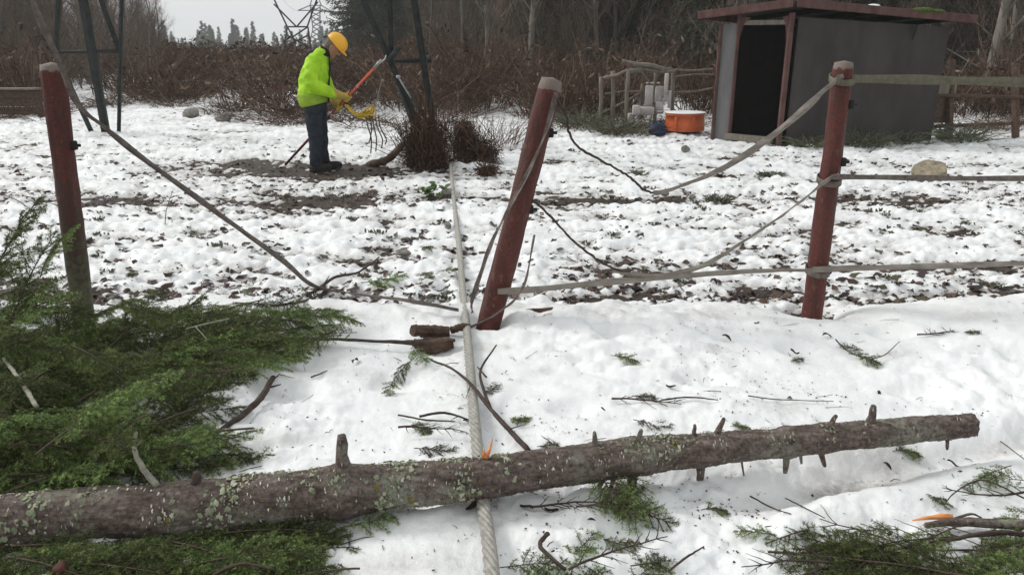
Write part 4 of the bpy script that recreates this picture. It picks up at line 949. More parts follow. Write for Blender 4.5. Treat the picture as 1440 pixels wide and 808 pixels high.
# trousers, boots
t_ = MB()
loft(t_, [(-.055, 0, .76, .125, .165), (-.06, 0, .88, .145, .185), (-.06, 0, .98, .14, .18)])
for sy, kx in ((-1, -.03), (1, .0)):
    t_.tube(catmull([(-.055, sy*.085, .86), (-.045+kx, sy*.098, .66), (-.035+kx, sy*.10, .46), (-.045+kx, sy*.10, .26), (-.055+kx, sy*.10, .09)], 5), list(np.linspace(.118, .088, 11))+list(np.linspace(.088, .080, 10)), 16, rough=.12)
to = mpart(t_, 'trousers', 'navy', .012, 3, 'dark navy work trousers'); me = to.data; n_ = len(me.vertices); co = np.empty(n_*3, np.float32); no = co.copy(); me.vertices.foreach_get('co', co); me.vertices.foreach_get('normal', no); co = co.reshape(-1, 3); no = no.reshape(-1, 3)
me.vertices.foreach_set('co', (co+no*(.009*pn(co[:, 0]*6, co[:, 2]*13, 93))[:, None]).astype(np.float32).ravel()); me.update()
for sy, kx, ry in ((-1, -.03, -.1), (1, .06, .15)):
    f = MB(); f.tube([(-.055+kx*.5, sy*.10, .24), (-.055+kx*.7, sy*.10, .10)], [.068, .066], 14); f.ell((.0+kx, sy*.105, .055), (.155, .056, .050)); f.ell((.06+kx, sy*.11, .06), (.09, .055, .05)); f.box((-.005+kx, sy*.105, .02), (.28, .10, .03), None, 0, .01)
    mpart(f, 'boot', 'black', .009, 2)
# gloved hands gripping the pole: palm, four bent fingers, thumb
pd = (pole_b-pole_a).normalized()
def hand(arm, c, side):
    wr = arm[3]; f = MB(); d = (wr-c); d = (d-pd*d.dot(pd)).normalized(); e = pd.cross(d)
    f.tube([arm[2].lerp(arm[3], .05), arm[2].lerp(arm[3], .5), wr], [.068, .054, .042], 14)     # long gauntlet cuff
    f.ell(c+d*.048, (.048, .030, .046), Matrix((pd, d, e)).transposed())
    for i, ln_ in enumerate((1.0, 1.08, 1.04, .88)):
        o_ = pd*(.036-.024*i); pts = []
        for q in range(7):
            a = q/6*4.1*ln_; pts.append(c+o_+(d*math.cos(a)+e*math.sin(a)*side)*(.046-.014*q/6*(1 if q > 2 else .5)))
        f.tube(catmull(pts, 2), np.linspace(.0135, .010, 13), 8)
    a = [c+d*.05+pd*.03, c+d*.03+pd*.055-e*side*.02, c+pd*.045-e*side*.038, c-d*.022+pd*.03-e*side*.032]; f.tube(catmull(a, 4), np.linspace(.017, .012, 13), 8)
    return mpart(f, 'glove', 'glove', .0055, 1, 'long tan work glove')
hand(armR, HR_R, 1); hand(armL, HR_L, -1)
# the pole he holds
def w_(p): return MAN.matrix_world @ p
bpy.context.view_layer.update()
PE = empty('orange_pole', w_(pole_a)); tag(PE, 'long orange pole with a dirty dark lower end held across the worker', 'pole'); bpy.context.view_layer.update()
for nm, t0, t1, r_, mt in (('upper_tube', .50, .955, .0155, 'pole'), ('lower_tube', .0, .505, .0165, 'polelow'), ('metal_head', .955, 1.03, .019, 'alu')):
    f = MB(); f.tube([w_(pole_a.lerp(pole_b, t)) for t in (t0, t1)], r_, 14); par(f.obj(nm, M[mt]), PE)
f = MB(); f.tube([w_(pole_a.lerp(pole_b, t)) for t in (.49, .52)], .021, 14); f.tube([w_(pole_a.lerp(pole_b, t)) for t in (.78, .79)], .019, 14); par(f.obj('joint_collar', M['alu']), PE)
q = w_(pole_b); f = MB(); f.tube([q, q+V3((.05, 0, .02)), q+V3((.09, 0, .06)), q+V3((.10, 0, .10))], [.012, .010, .009, .006], 8); par(f.obj('hook', M['alu']), PE)
# yellow rope looped from his hands, tails hanging
RE = empty('yellow_rope', w_(V3((.45, 0, .75)))); tag(RE, 'bundle of yellow rope hanging from the worker\'s hands toward the tower', 'rope'); bpy.context.view_layer.update()
RR = random.Random(4); f = MB()
for k in range(9):
    y0 = RR.uniform(-.06, .06); P = [V3((.33+RR.uniform(-.02, .02), -.02+y0*.3, .83)), V3((.38, y0, .76+RR.uniform(-.02, .02))), V3((.45, y0, .715+RR.uniform(-.03, .03))), V3((.53, y0, .70+RR.uniform(-.04, .05))), V3((.60, y0*1.3, .72+RR.uniform(-.05, .07))), V3((.66+RR.uniform(-.03, .04), y0, .73+RR.uniform(-.07, .09)))]
    f.tube([w_(p) for p in catmull(P, 4)], .0075, 5)
for k in range(4): f.tube([w_(p) for p in catmull([V3((.50, RR.uniform(-.04, .04), .70)), V3((.56+k*.03, RR.uniform(-.05, .05), .76+.02*k)), V3((.62+k*.02, 0, .70)), V3((.56, .03, .66)), V3((.50, 0, .70))], 5)], .007, 5)
par(f.obj('coils', M['rope']), RE)
for x0, x1, z1 in ((.565, .60, .22), (.64, .665, .24), (.68, .74, .28), (.72, .79, .33), (.61, .585, .36)):
    f = MB(); f.tube([w_(p) for p in catmull([V3((x0, RR.uniform(-.03, .03), .70)), V3((x0+.02, .0, .55)), V3((x1+.015, .02, .40)), V3((x1, 0, z1))], 5)], .0085, 5); par(f.obj('rope_tail', M['twig']), RE)
f = MB(); f.tube([w_(p) for p in catmull([V3((.66, 0, .74)), V3((.72, -.01, .90)), V3((.78, -.02, 1.09)), V3((.82, -.02, 1.13))], 5)], .006, 5); f.ell(w_(V3((.80, -.02, 1.12))), (.022, .015, .02)); par(f.obj('hauling_line', M['tape']), RE)

# ------------------------------------------------------------------ lattice tower feet standing in the field
def lbar(mb, p, q, s=.1, t=.012):
    """angle section between two points"""
    p = Vector(p); q = Vector(q); x = (q-p).normalized(); y = Vector((0, 1, 0)); y = (y-x*y.dot(x)).normalized(); z = x.cross(y)
    L = (q-p).length
    for (a, b) in ((y, z), (z, y)):
        M3 = Matrix((x, a, b)).transposed()
        if M3.determinant() < 0: M3 = Matrix((x, a, -b)).transposed()
        mb.box((p+q)/2+a*(s/2-t/2 if a is y else s/2)+b*(0 if a is y else 0), (L, s, t), M3)
TW = empty('transmission_tower', G(380, 190)); tag(TW, 'near steel lattice tower with two slanting feet reaching out of the frame', 'tower'); bpy.context.view_layer.update()
def ext(p, q, z):  # carry the line p->q up to height z
    d = q-p; return p+d*((z-p.z)/d.z)
Y1 = G(150, 186).y; Y2 = G(612, 206).y
def member(px0, px1, Yd, s, name='leg', top=None, z0=None, round_=False):
    a = At(*px0, Yd); b = At(*px1, Yd)
    if top: b = ext(a, b, top)
    if z0 is not None: a = Vector((a.x, a.y, z0))
    mb = MB()
    if round_: mb.tube([a, b], s/2, 10)
    else: lbar(mb, a, b, s)
    return par(mb.obj(name, M['steel']), TW), b
_, T1 = member((151, 186), (119, 0), Y1, .105, 'leg', 9.0)
_, T2 = member((617, 206), (586, 0), Y2, .085, 'leg', 9.0)
member((130, 186), (44, 0), Y1-.02, .055, 'diagonal_brace', 5.0); member((605, 206), (514, 0), Y2-.02, .075, 'diagonal_brace', 5.0)
member((80, 76), (84, 0), Y1-.05, .06, 'upright', 6.0); member((553, 92), (551, 0), Y2-.05, .06, 'upright', 6.0)
member((170, 74), (143, 0), Y1+.1, .055, 'diagonal_brace', 6.0); member((168, 190), (172, 0), Y1+.08, .045, 'upright', 6.0)
member((80, 75), (172, 74), Y1+.14, .05, 'cross_brace'); member((548, 88), (607, 88), Y2+.1, .06, 'cross_brace')
member((547, 90), (564, 68), Y2-.1, .07, 'gusset'); member((575, 130), (596, 165), Y2+.1, .05, 'diagonal_brace')
member((596, 205), (560, 118), Y2-.05, .05, 'diagonal_brace'); member((630, 212), (600, 165), Y2-.05, .05, 'diagonal_brace')
mb = MB(); lbar(mb, Vector((T1.x-.5, T1.y, 9.0)), Vector((T2.x+.5, T2.y, 9.0)), .14); par(mb.obj('top_beam', M['steel']), TW)
for zz_ in (5.0, 7.0):
    mb = MB(); lbar(mb, ext(At(151, 186, Y1), At(119, 0, Y1), zz_), ext(At(617, 206, Y2), At(586, 0, Y2), zz_), .08); par(mb.obj('cross_beam', M['steel']), TW)
f = MB(); q = At(560, 108, Y2-.12); f.ell(q, (.035, .025, .025)); f.tube([q, At(568, 122, Y2-.12), At(578, 138, Y2-.12)], .012, 6); par(f.obj('clamp', M['alu']), TW)
# leaning dead pole beside the right foot
E = empty('old_post', G(523, 232)); tag(E, 'short dark timber leaning low out of the snow left of the right tower foot', 'timber'); bpy.context.view_layer.update()
f = MB(); f.tube(catmull([GS(518, 232, .0), GS(545, 224, .10), At(566, 204, G(560, 222).y+.3)], 4), [.05]*9, 8, rough=.25); par(f.obj('timber', M['rotwood']), E)

# ------------------------------------------------------------------ far pylons and lines
def far(name, segs, Yd, s, mat, label, base):
    e = empty(name, At(*base, Yd)); tag(e, label, 'pylon')
    bpy.context.view_layer.update()
    for nm, lst in segs.items():
        for (a, b) in lst:
            mb = MB(); mb.tube([At(*a, Yd), At(*b, Yd)], s, 5); par(mb.obj(nm, M[mat]), e)
    return e
far('waist_pylon', {'waist_bar': [((380, -12), (404, 38)), ((385, 6), (417, 38)), ((418, 37), (447, 3)), ((432, 38), (448, -8)), ((404, 38), (433, 38))],
    'leg': [((404, 38), (417, 62)), ((433, 38), (412, 52)), ((404, 38), (396, 90)), ((433, 38), (440, 90))], 'brace': [((404, 50), (434, 66)), ((433, 50), (401, 66)), ((401, 66), (438, 82)), ((434, 66), (398, 82))],
    'arm': [((370, -14), (460, -14)), ((370, -14), (415, -26)), ((460, -14), (415, -26))]}, 75, .075, 'steel', 'dark open waisted lattice pylon behind the worker\'s helmet', (417, 90))
seg = {'arm': [((419, 15), (436, 8)), ((436, 8), (452, 8)), ((452, 8), (469, 18)), ((419, 15), (452, 15)), ((452, 15), (469, 18))], 'leg': [((436, 8), (440, 40)), ((440, 40), (432, 80)), ((450, 8), (450, 40)), ((450, 40), (458, 80))], 'brace': [], 'peak': [((436, 8), (440, -6)), ((452, 8), (446, -6))]}
for k in range(7):
    y0 = 10+k*7; xa = 437+min(k, 4)*.8-max(0, k-4)*1.5; xb = 451+max(0, k-4)*1.5
    seg['brace'] += [((xa, y0), (xb, y0+7)), ((xb, y0), (xa, y0+7))]
far('pylon', seg, 170, .11, 'farsteel', 'pale distant power pylon showing just left of the yellow helmet', (445, 80))
def wire(a, b, sag, r, label):
    mb = MB(); mb.tube([a.lerp(b, t/20)+Vector((0, 0, -sag*4*(t/20)*(1-t/20))) for t in range(21)], r, 4); tag(mb.obj('power_line', M['farsteel']), label, 'power line')
wire(At(419, 15, 170), At(330, -120, 75), 2, .022, 'leftmost faint power line rising from the distant pylon')
wire(At(469, 18, 170), At(478, -160, 75), 2, .022, 'faint power line rising from the right arm of the distant pylon')
wire(At(440, -6, 170), At(420, -160, 75), 1, .02, 'faint line rising from the peak of the distant pylon')

# ------------------------------------------------------------------ the shed
Nn = G(1098, 199, .02); Ll = G(1003, 190, .02); Rr_ = G(1309, 197, .02)
Rr_ = Vector((Rr_.x*1.02, Rr_.y+.25, Rr_.z)); Nn.z = Ll.z = Rr_.z = -.06
dl = (Ll-Nn); dr = (Rr_-Nn); SH = empty('shed', Nn); tag(SH, 'small dark grey field shed with an open doorway and faded red sloping roof', 'shed'); bpy.context.view_layer.update()
def W(u, v, z): p = Nn+dl*u+dr*v; return Vector((p.x, p.y, z))
def zwall(px, py, p): return At(px, py, p.y).z
ztN = At(1118, 24, Nn.y).z; ztR = At(1330, 38, Rr_.y).z; ztL = ztN-.10
def panel(quad, th, nm, mat, inward, label=None):
    q = [Vector(a) for a in quad]; o_ = [a+inward*th for a in q]; mb = MB(); mb.add([tuple(a) for a in q+o_], (), [(0, 1, 2, 3), (7, 6, 5, 4), (0, 4, 5, 1), (1, 5, 6, 2), (2, 6, 7, 3), (3, 7, 4, 0)])
    o = par(mb.obj(nm, M[mat], None, False), SH)
    if label: o['label'] = label
    return o
inR = dl.normalized(); inL = dr.normalized()
roof_z = lambda u, v: At(1125, 10, Nn.y).z+.03 + (At(1342, 30, Rr_.y).z-At(1125, 10, Nn.y).z)*v - .11*u
# side wall (facing right), front wall with doorway
panel([W(0, .035, -.1), W(0, 1, -.1), W(0, 1, ztR), W(0, .035, ztN)], .02, 'side_wall', 'shedwall', inR)
panel([W(1, 0, -.1), W(1, 1, -.1), W(1, 1, ztR), W(1, 0, ztL)], -.02, 'far_wall', 'shedshade', inR)
panel([W(.02, 1, -.1), W(.98, 1, -.1), W(.98, 1, ztR), W(.02, 1, ztR)], -.02, 'back_wall', 'shedshade', inL)
panel([W(.03, .03, 0), W(.97, .03, 0), W(.97, .99, 0), W(.03, .99, 0)], .03, 'floor', 'shedshade', Vector((0, 0, -1)))
panel([W(.06, .05, 0), W(.06, .97, 0), W(.06, .97, ztR-.03), W(.06, .05, ztN-.05)], .01, 'shade_lining', 'shedshade', inR); du0, du1 = .10, .68; doorz = At(1075, 38, W(.4, 0, 0).y).z  # lining sheet added to darken the inner wall, shade painted in
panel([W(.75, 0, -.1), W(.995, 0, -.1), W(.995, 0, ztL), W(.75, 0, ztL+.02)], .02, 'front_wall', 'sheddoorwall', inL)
panel([W(.03, .06, doorz+.10), W(.74, .06, doorz+.10), W(.74, .06, ztL), W(.03, .06, ztL+.03)], .02, 'gap_shade_board', 'shedshade', inL)  # black sheet painting the shade of the open gap above the header
panel([W(.12, .004, doorz+.03), W(.72, .004, doorz+.03), W(.72, .004, doorz+.10), W(.12, .004, doorz+.10)], .02, 'inner_header', 'greywood', inL)
def sb(p, q, wd, th, nm, mat): mb = MB(); mb.bar(p, q, wd, th, 0, .006); return par(mb.obj(nm, M[mat], None, False), SH)
sb(W(.02, -.005, -.1), W(.02, -.005, ztN+.06), .09, .07, 'corner_post', 'pink'); sb(W(.74, -.006, 0), W(.74, -.006, doorz+.2), .05, .05, 'door_jamb', 'pink'); sb(W(1.0, -.006, -.1), W(1.0, -.006, ztL), .04, .05, 'corner_trim', 'pink')
# curved brackets in the doorway's upper corners
for u0, u1 in ((.74, .60), (.07, .15)):
    a = W(u0, -.004, doorz-.18); b_ = W(u1, -.004, doorz+.14); c_ = W(u0, -.004, doorz+.16); mb = MB(); mid = (a+b_)/2.0+(c_-(a+b_)/2)*.35
    v = [a, mid, b_, c_]; mb.add([tuple(p) for p in v]+[tuple(p+inL*.03) for p in v], (), [(0, 1, 2, 3), (7, 6, 5, 4), (0, 4, 5, 1), (1, 5, 6, 2), (2, 6, 7, 3), (3, 7, 4, 0)]); par(mb.obj('corner_bracket', M['pink'], None, False), SH)
sb(W(.06, -.03, .03), W(.74, -.03, .03), .08, .10, 'door_sill', 'greywood')
# roof with fascia boards
ov = .10
def Rf(u, v, dz=0): return Vector((*(W(u, v, 0).xy), roof_z(u, v)+dz))
q = [Rf(-.12, -.045, .03), Rf(-.12, 1.09, .03), Rf(1.22, 1.09, .03), Rf(1.22, -.045, .03)]; mb = MB(); mb.add([tuple(p) for p in q]+[tuple(p+Vector((0, 0, .035))) for p in q], (), [(3, 2, 1, 0), (4, 5, 6, 7), (0, 1, 5, 4), (1, 2, 6, 5), (2, 3, 7, 6), (3, 0, 4, 7)]); par(mb.obj('roof', M['roofing'], None, False), SH)
sb(Rf(-.13, -.05), Rf(-.13, 1.10), .03, .12, 'fascia', 'pink'); sb(Rf(-.10, -.06), Rf(1.24, -.06), .03, .12, 'fascia', 'pink')
sb(Rf(1.24, -.05), Rf(1.24, 1.10), .03, .13, 'fascia', 'pink')
for v in (.2, .45, .7, .95): sb(Rf(-.1, v, -.02), Rf(1.2, v, -.02), .05, .07, 'rafter', 'shedshade')
for x, y, s_ in ((1223, 6, .05), (1292, 15, .09), (1312, 17, .07)):
    p = Rf(-.08, (x-1125)/220, .07); mb = MB(); mb.ell(p, (s_*2, s_*1.2, s_*.5)); o = mb.obj('roof_debris', M['moss' if x > 1250 else 'snow']); tag(o, {1223: 'small lump of snow left on the shed roof edge', 1292: 'mossy debris clump on the lower end of the shed roof', 1312: 'small outer mossy clump at the end of the shed roof'}[x], 'debris')
# pale scrap hanging under the right eave
mb = MB(); p = At(1290, 36, Rr_.y-.15); mb.tube([p, p+Vector((-.02, 0, -.1)), p+Vector((-.05, 0, -.22))], [.03, .04, .015], 5, flat=(.2, 1)); tag(mb.obj('scrap', M['shedwall']), 'pale torn scrap hanging under the right eave of the shed', 'scrap')

# ------------------------------------------------------------------ orange tub, things by the shed
tb = GS(962, 183); TB = empty('orange_tub', tb); tag(TB, 'orange rubber water tub with a snow covered top by the shed', 'tub'); bpy.context.view_layer.update()
sc_ = zc(tb)/F; 
f = MB(); n = 40; H_ = .31; V = []; r0, r1 = 28*sc_, 26.5*sc_
prof = [(0, r0*.99), (.03, r0), (H_*.5, (r0+r1)/2), (H_-.05, r1), (H_-.05, r1+.015), (H_, r1+.015), (H_, r1-.012), (.03, r0-.02)]
for z_, r_ in prof: V += [(tb.x+math.cos(k/n*6.2832)*r_, tb.y+math.sin(k/n*6.2832)*r_*.85, tb.z+z_) for k in range(n)]
f.add(V, (), [(i*n+k, i*n+(k+1) % n, (i+1)*n+(k+1) % n, (i+1)*n+k) for i in range(len(prof)-1) for k in range(n)]); par(f.obj('tub_wall', M['orange']), TB)
f = MB(); f.ell((tb.x, tb.y, tb.z+H_+.006), (r1*1.10, r1*.94, .022), nu=36); o = f.obj('snow_cap', M['snow']); tag(o, 'flat cap of snow lying on top of the orange tub', 'snow')
for x_ in (-.62, .3): f = MB(); a = tb+Vector((r1*x_, -r1*.70, 0)); f.bar(a+Vector((0, -.03, .02)), a+Vector((0, -.035, H_-.05)), .05, .03, 0, .01); par(f.obj('rib', M['orange']), TB)
f = MB(); q = GS(925, 183, .07); f.ell(q, (.17, .12, .13)); f.tube([q+Vector((-.1, 0, .12)), q+Vector((0, 0, .16)), q+Vector((.1, 0, .12))], .008, 5); tag(f.obj('blue_bucket', M['blue']), 'dark blue plastic vessel lying beside the orange tub', 'bucket')
# broken white garden seat
yd = tb.y+.35; GSn = empty('garden_seat', GS(915, 180)); tag(GSn, 'broken dirty white garden seat standing left of the orange tub', 'seat'); bpy.context.view_layer.update()
def gb(x0, y0, x1, y1, nm, d=.06, yo=0): a = At(x0, y0, yd+yo); b_ = At(x1, y1, yd+yo); f = MB(); f.box(((a.x+b_.x)/2, yd+yo, (a.z+b_.z)/2), (abs(b_.x-a.x), d, abs(a.z-b_.z)), None, 0, .012); return par(f.obj(nm, M['white'], None, True), GSn)
gb(908, 120, 917, 149, 'back_slat'); gb(922, 121, 933, 145, 'back_slat', yo=.1); gb(891, 150, 918, 161, 'seat_board', .3, -.1); gb(890, 148, 899, 162, 'seat_end', .12, -.3); gb(923, 143, 932, 160, 'seat_side', .1); gb(932, 139, 943, 142, 'armrest', .1); gb(940, 127, 943, 152, 'armrest_post', .04); gb(883, 159, 891, 173, 'front_leg', .06, -.2)
gb(923, 156, 934, 158, 'low_board', .1, -.2); gb(935, 103, 938.5, 141, 'thin_upright', .03, -.05)
for a, b_ in ((908, 912), (914.5, 920), (924, 928)): gb(a, 115.5, b_, 118, 'back_tip', .05)
# weathered stick pen left of the shed
PN = empty('stick_pen', GS(880, 186)); tag(PN, 'rough pen of weathered grey poles left of the shed', 'pen'); bpy.context.view_layer.update()
def pb(x0, y0, Y0, x1, y1, Y1_, r, nm='rail'): a = At(x0, y0, Y0); b_ = At(x1, y1, Y1_); f = MB(); m_ = (a+b_)/2+Vector((RB.uniform(-.03, .03), 0, RB.uniform(-.03, .03))); f.tube(catmull([a, m_, b_], 4), r, 6, rough=.2); return par(f.obj(nm, M['greywood']), PN)
yp = tb.y+.2
for x0, yt, yb_, dd in ((843, 108, 182, .3), (860, 100, 183, .3), (882, 98, 184, .1), (902, 118, 168, .5), (921, 98, 175, .9), (945, 100, 168, .9)): pb(x0, yb_, yp+dd, x0+2, yt, yp+dd, .04, 'pen_post')
pb(848, 110, yp+.3, 884, 98, yp+.1, .03); pb(884, 100, yp+.1, 944, 98, yp+.8, .045); pb(944, 98, yp+.8, 1002, 97, yp+.9, .02); pb(850, 132, yp+.3, 904, 129, yp+.4, .018); pb(845, 160, yp+.3, 900, 132, yp+.5, .022); pb(950, 130, yp+.9, 1002, 124, yp+1, .018); pb(950, 108, yp+1, 1003, 105, yp+1, .015)
for x0, y0, x1, y1, r in ((875, 86, 903, 92, .035), (890, 91, 935, 98, .045), (895, 95, 950, 101, .03), (900, 98, 913, 116, .02)): pb(x0, y0, yp+.3, x1, y1, yp+.3, r, 'roof_stick')
# boards and fence on the right of the shed
RF = empty('rail_fence', GS(1333, 196)); tag(RF, 'old brown rail fence partly hidden right of the shed', 'fence'); bpy.context.view_layer.update()
yr = Rr_.y+.4
def rb(x0, y0, x1, y1, h, nm='rail', mt='rotwood', yo=0, d=.05): a = At(x0, y0, yr+yo); b_ = At(x1, y1, yr+yo+.2); f = MB(); f.bar(a, b_, d, h, 0, .008); return par(f.obj(nm, M[mt], None, False), RF)
rb(1334, 196, 1338, 84, .09, 'fence_post', 'rotwood', 0, .1); rb(1428, 196, 1428, 90, .09, 'fence_post', 'rotwood', .1, .1)
rb(1312, 134, 1460, 137, .05); rb(1312, 178, 1460, 172, .06); rb(1310, 124, 1345, 124, .25, 'board', 'greywood', -.05, .02); rb(1308, 155, 1334, 155, .42, 'board', 'rotwood', -.03, .02)
for x in (1430, 1436): pass
# dark timber trough at the far left
a = GS(0, 166); BX = empty('timber_trough', GS(20, 163)); tag(BX, 'low dark timber trough at the left edge behind the left post', 'trough'); bpy.context.view_layer.update()
yb0 = BX.location.y
for z_ in (.09, .26, .43): f = MB(); f.bar((-14, yb0, z_), (BX.location.x+.6, yb0, z_), .05, .155, 0, .01); par(f.obj('plank', M['rotwood'], None, False), BX)
f = MB(); f.bar((-14, yb0-.0, .545), (BX.location.x+.62, yb0, .545), .30, .04, 0, .01); par(f.obj('top_rail', M['greywood'], None, False), BX)
f = MB(); f.bar((BX.location.x+.55, yb0+.05, -.1), (BX.location.x+.55, yb0+.05, .52), .12, .10, 0, .01); par(f.obj('end_post', M['rotwood'], None, False), BX)
# stones
def stone(px, py, s, mat, label, seed, sq=(1, .8, .75), name='stone'):
    R = np.random.RandomState(seed); mb = MB(); g = GS(px, py); mb.ell(g+Vector((0, 0, s*.45)), (s*sq[0], s*sq[1], s*sq[2]), nu=18, nv=12); V = mb.V[0]; c = np.array(tuple(g)); d = V-c
    ax_ = R.randn(9, 3); ax_ /= np.linalg.norm(ax_, axis=1)[:, None]
    for a_ in ax_: pr = d@a_; lim = s*(.62+.32*R.rand()); V -= a_*np.clip(pr-lim, 0, None)[:, None]; d = V-c
    tag(mb.obj(name, M[mat]), label, 'stone')
stone(1311, 250, .21, 'rock', 'tan mossy boulder sitting right behind the middle tape on the right', 1, (1.2, .9, 1.1))
stone(314, 170, .17, 'greyrock', 'larger grey stone in the far snow behind the slanting tape', 2); stone(268, 165, .19, 'greyrock', 'flat pale slab stone left of the larger grey one', 3, (1.2, .7, .5)); stone(325, 166, .10, 'greyrock', 'small stone at the right side of the larger grey one', 8)
stone(630, 320, .05, 'rotwood' if False else 'greyrock', 'small dark red stone touching the left side of the cable', 4, (.6, .6, 1.2)); stone(568, 358, .06, 'greyrock', 'low brown stone left of the cable beyond the leaning post', 5, (1.3, .8, .6)); stone(964, 212, .07, 'greyrock', 'small dark stone in the snow below the orange tub', 6); stone(630, 275, .085, 'greyrock', 'dark rounded stone tucked behind the cable by the green leaves', 7)
stone(455-0, 183, .06, 'greyrock', 'dark stone right behind the worker', 9); stone(935, 274, .05, 'greyrock', 'dark stone under the lowest point of the top tape', 10); stone(973, 279, .05, 'greyrock', 'dark stone right of the lowest point of the top tape', 11)
# ------------------------------------------------------------------ brush, thickets and woods
def ribbons(name, P, wd, tone, mat, parent=None, me_only=False):
    """P (n,k,3) stalk polylines as thin three-sided canes folded from two faces"""
    n, k, _ = P.shape; R = np.random.RandomState(n % 997); T_ = P[:, -1]-P[:, 0]; r = R.randn(n, 3); s = np.cross(T_, r); s /= np.linalg.norm(s, axis=1)[:, None]+1e-6
    tp = np.linspace(1, .35, k)[None, :, None]; w2 = (np.asarray(wd).reshape(-1, 1, 1)*tp/2)*s[:, None, :]
    V = np.stack([P-w2, P+w2], 2).reshape(-1, 3); b = (np.arange(n)*k*2)[:, None]; j = np.arange(k-1)[None, :]*2
    f4 = np.stack([b+j, b+j+1, b+j+3, b+j+2], -1).reshape(-1, 4); me = mesh_np(name, V, f4, M[mat], False, {'tone': np.repeat(tone, k*2)})
    return me if me_only else link(name, me, parent)
def canes(cx, cy, cz, rad, hgt, cnt, R, k=4, droop=.5, spread=1.0):
    n = cnt; a = R.rand(n)*6.283; r0 = rad*np.sqrt(R.rand(n))*.8; bx = cx+np.cos(a)*r0; by = cy+np.sin(a)*r0
    a2 = a+R.randn(n)*1.1; L = hgt*(.3+.7*R.rand(n)); out = rad*(.2+1.2*R.rand(n))*spread; P = np.zeros((n, k, 3)); z0 = cz+L*(R.rand(n)*.25)*(R.rand(n) < .7)
    for i in range(k):
        t = i/(k-1); P[:, i, 0] = bx+np.cos(a2)*out*t**1.2+R.randn(n)*.03*hgt*t; P[:, i, 1] = by+np.sin(a2)*out*t**1.2+R.randn(n)*.03*hgt*t
        P[:, i, 2] = z0+L*(t*(1.25+droop)-droop*1.1*t*t*(.5+R.rand(n)))*.85
    P[:, :, 2] = np.maximum(P[:, :, 2], cz-.05); return P
RW = np.random.RandomState(77)
def ground_far(x, y): return gz(x, y) if y < 45 else -.2+.004*(min(y, 134)-14)
def col_x(px, Yd): return (px-720)/F*(Yd*CP+1.6*SP)
AllP = []; AllW = []; AllT = []
def base_row(px):  # distance at which the brush begins along each column of the picture
    return float(np.interp(px, [-300, 0, 60, 180, 260, 340, 420, 470, 560, 640, 720, 760, 850, 1000, 1100, 1300, 1340, 1500, 1800], [17, 17.5, 17.5, 22, 20, 17.6, 16.6, 16.8, 15.6, 17.5, 19.5, 15.6, 15.4, 16.5, 18, 17.5, 16.0, 15.5, 15]))
nb = 0
for _ in range(700):
    px = RW.uniform(-350, 1800); u = RW.rand(); Yd = base_row(px)*(1.0+1.9*u**1.5); 
    if px > 1010 and px < 1330 and Yd < 19: continue
    hole = pn(np.array([px*.011]), np.array([Yd*.22]), 101)[0]
    if (hole > .22 or (hole > .02 and 60 < px < 480)) and Yd < 28: continue
    x = col_x(px, Yd); rad = RW.uniform(.5, 1.1)*(1 if Yd < 24 else 1.35)
    ht = float(np.interp(px, [-300, 60, 200, 260, 480, 560, 700, 1000, 1300, 1800], [1.6, 1.5, 1.2, .88, .85, 1.15, 1.4, 1.3, 1.3, 1.4]))*RW.uniform(.5, 1.2)*(1 if Yd < 24 else 1.12)
    cnt = int(150*rad*(1.0 if Yd < 24 else .85)); P = canes(x, Yd, ground_far(x, Yd), rad, ht, cnt, RW, 4, .55)
    AllP.append(P); AllW.append(np.full(cnt, .018 if Yd < 24 else .024)*(.5+RW.rand(cnt))); AllT.append(np.clip(RW.rand()*.5+RW.rand(cnt)**2*.6, 0, 1)); nb += cnt
o = ribbons('bramble_thicket', np.concatenate(AllP), np.concatenate(AllW), np.concatenate(AllT), 'brush'); tag(o, 'tangled reddish brown brambles and dead bracken all along the far side of the field', 'brambles', kind='stuff')
# dead bracken and leaves caught in the brambles
PP = np.concatenate(AllP); TT = np.concatenate(AllT); sel = RW.choice(len(PP), 62000); kk = RW.randint(1, 4, len(sel)); c0 = PP[sel, kk]+RW.randn(len(sel), 3)*np.array([.10, .10, .06]); dist = c0[:, 1]/18
d1 = RW.randn(len(sel), 3); d1 /= np.linalg.norm(d1, axis=1)[:, None]; d2 = RW.randn(len(sel), 3); d2 = np.cross(d1, d2); d2 /= np.linalg.norm(d2, axis=1)[:, None]; sz = (.035+.075*RW.rand(len(sel)))[:, None]*dist[:, None]**.6
V = np.stack([c0-d1*sz, c0+d2*sz*.35, c0+d1*sz, c0-d2*sz*.35], 1).reshape(-1, 3); V[:, 2] = np.maximum(V[:, 2], -.2)
cl = np.clip(.45+.5*pn(c0[:, 0]*.9, c0[:, 2]*2.4+c0[:, 1]*.7, 131)+.22*RW.randn(len(sel)), 0, 1)
o = link('dead_bracken', mesh_np('dead_bracken', V, np.arange(len(V)).reshape(-1, 4), M['brush'], False, {'tone': np.repeat(cl, 4)})); tag(o, 'dead brown bracken leaves caught all through the far brambles', 'bracken', kind='stuff')
# low snowy rims and runners in front of the brush
P = []; 
for _ in range(150):
    px = RW.uniform(-100, 1500); Yd = base_row(px)-RW.uniform(.1, 2.2); 
    if 1000 < px < 1345: continue
    x = col_x(px, Yd); P.append(canes(x, Yd, gz(x, Yd)-.02, .35, .22, 26, RW, 4, .9, 1.6))
P = np.concatenate(P); o = ribbons('bramble_runners', P, np.full(len(P), .012), RW.rand(len(P))*.7, 'brush'); tag(o, 'low runners and dead stalks poking through the snow before the brambles', 'brambles', kind='stuff')
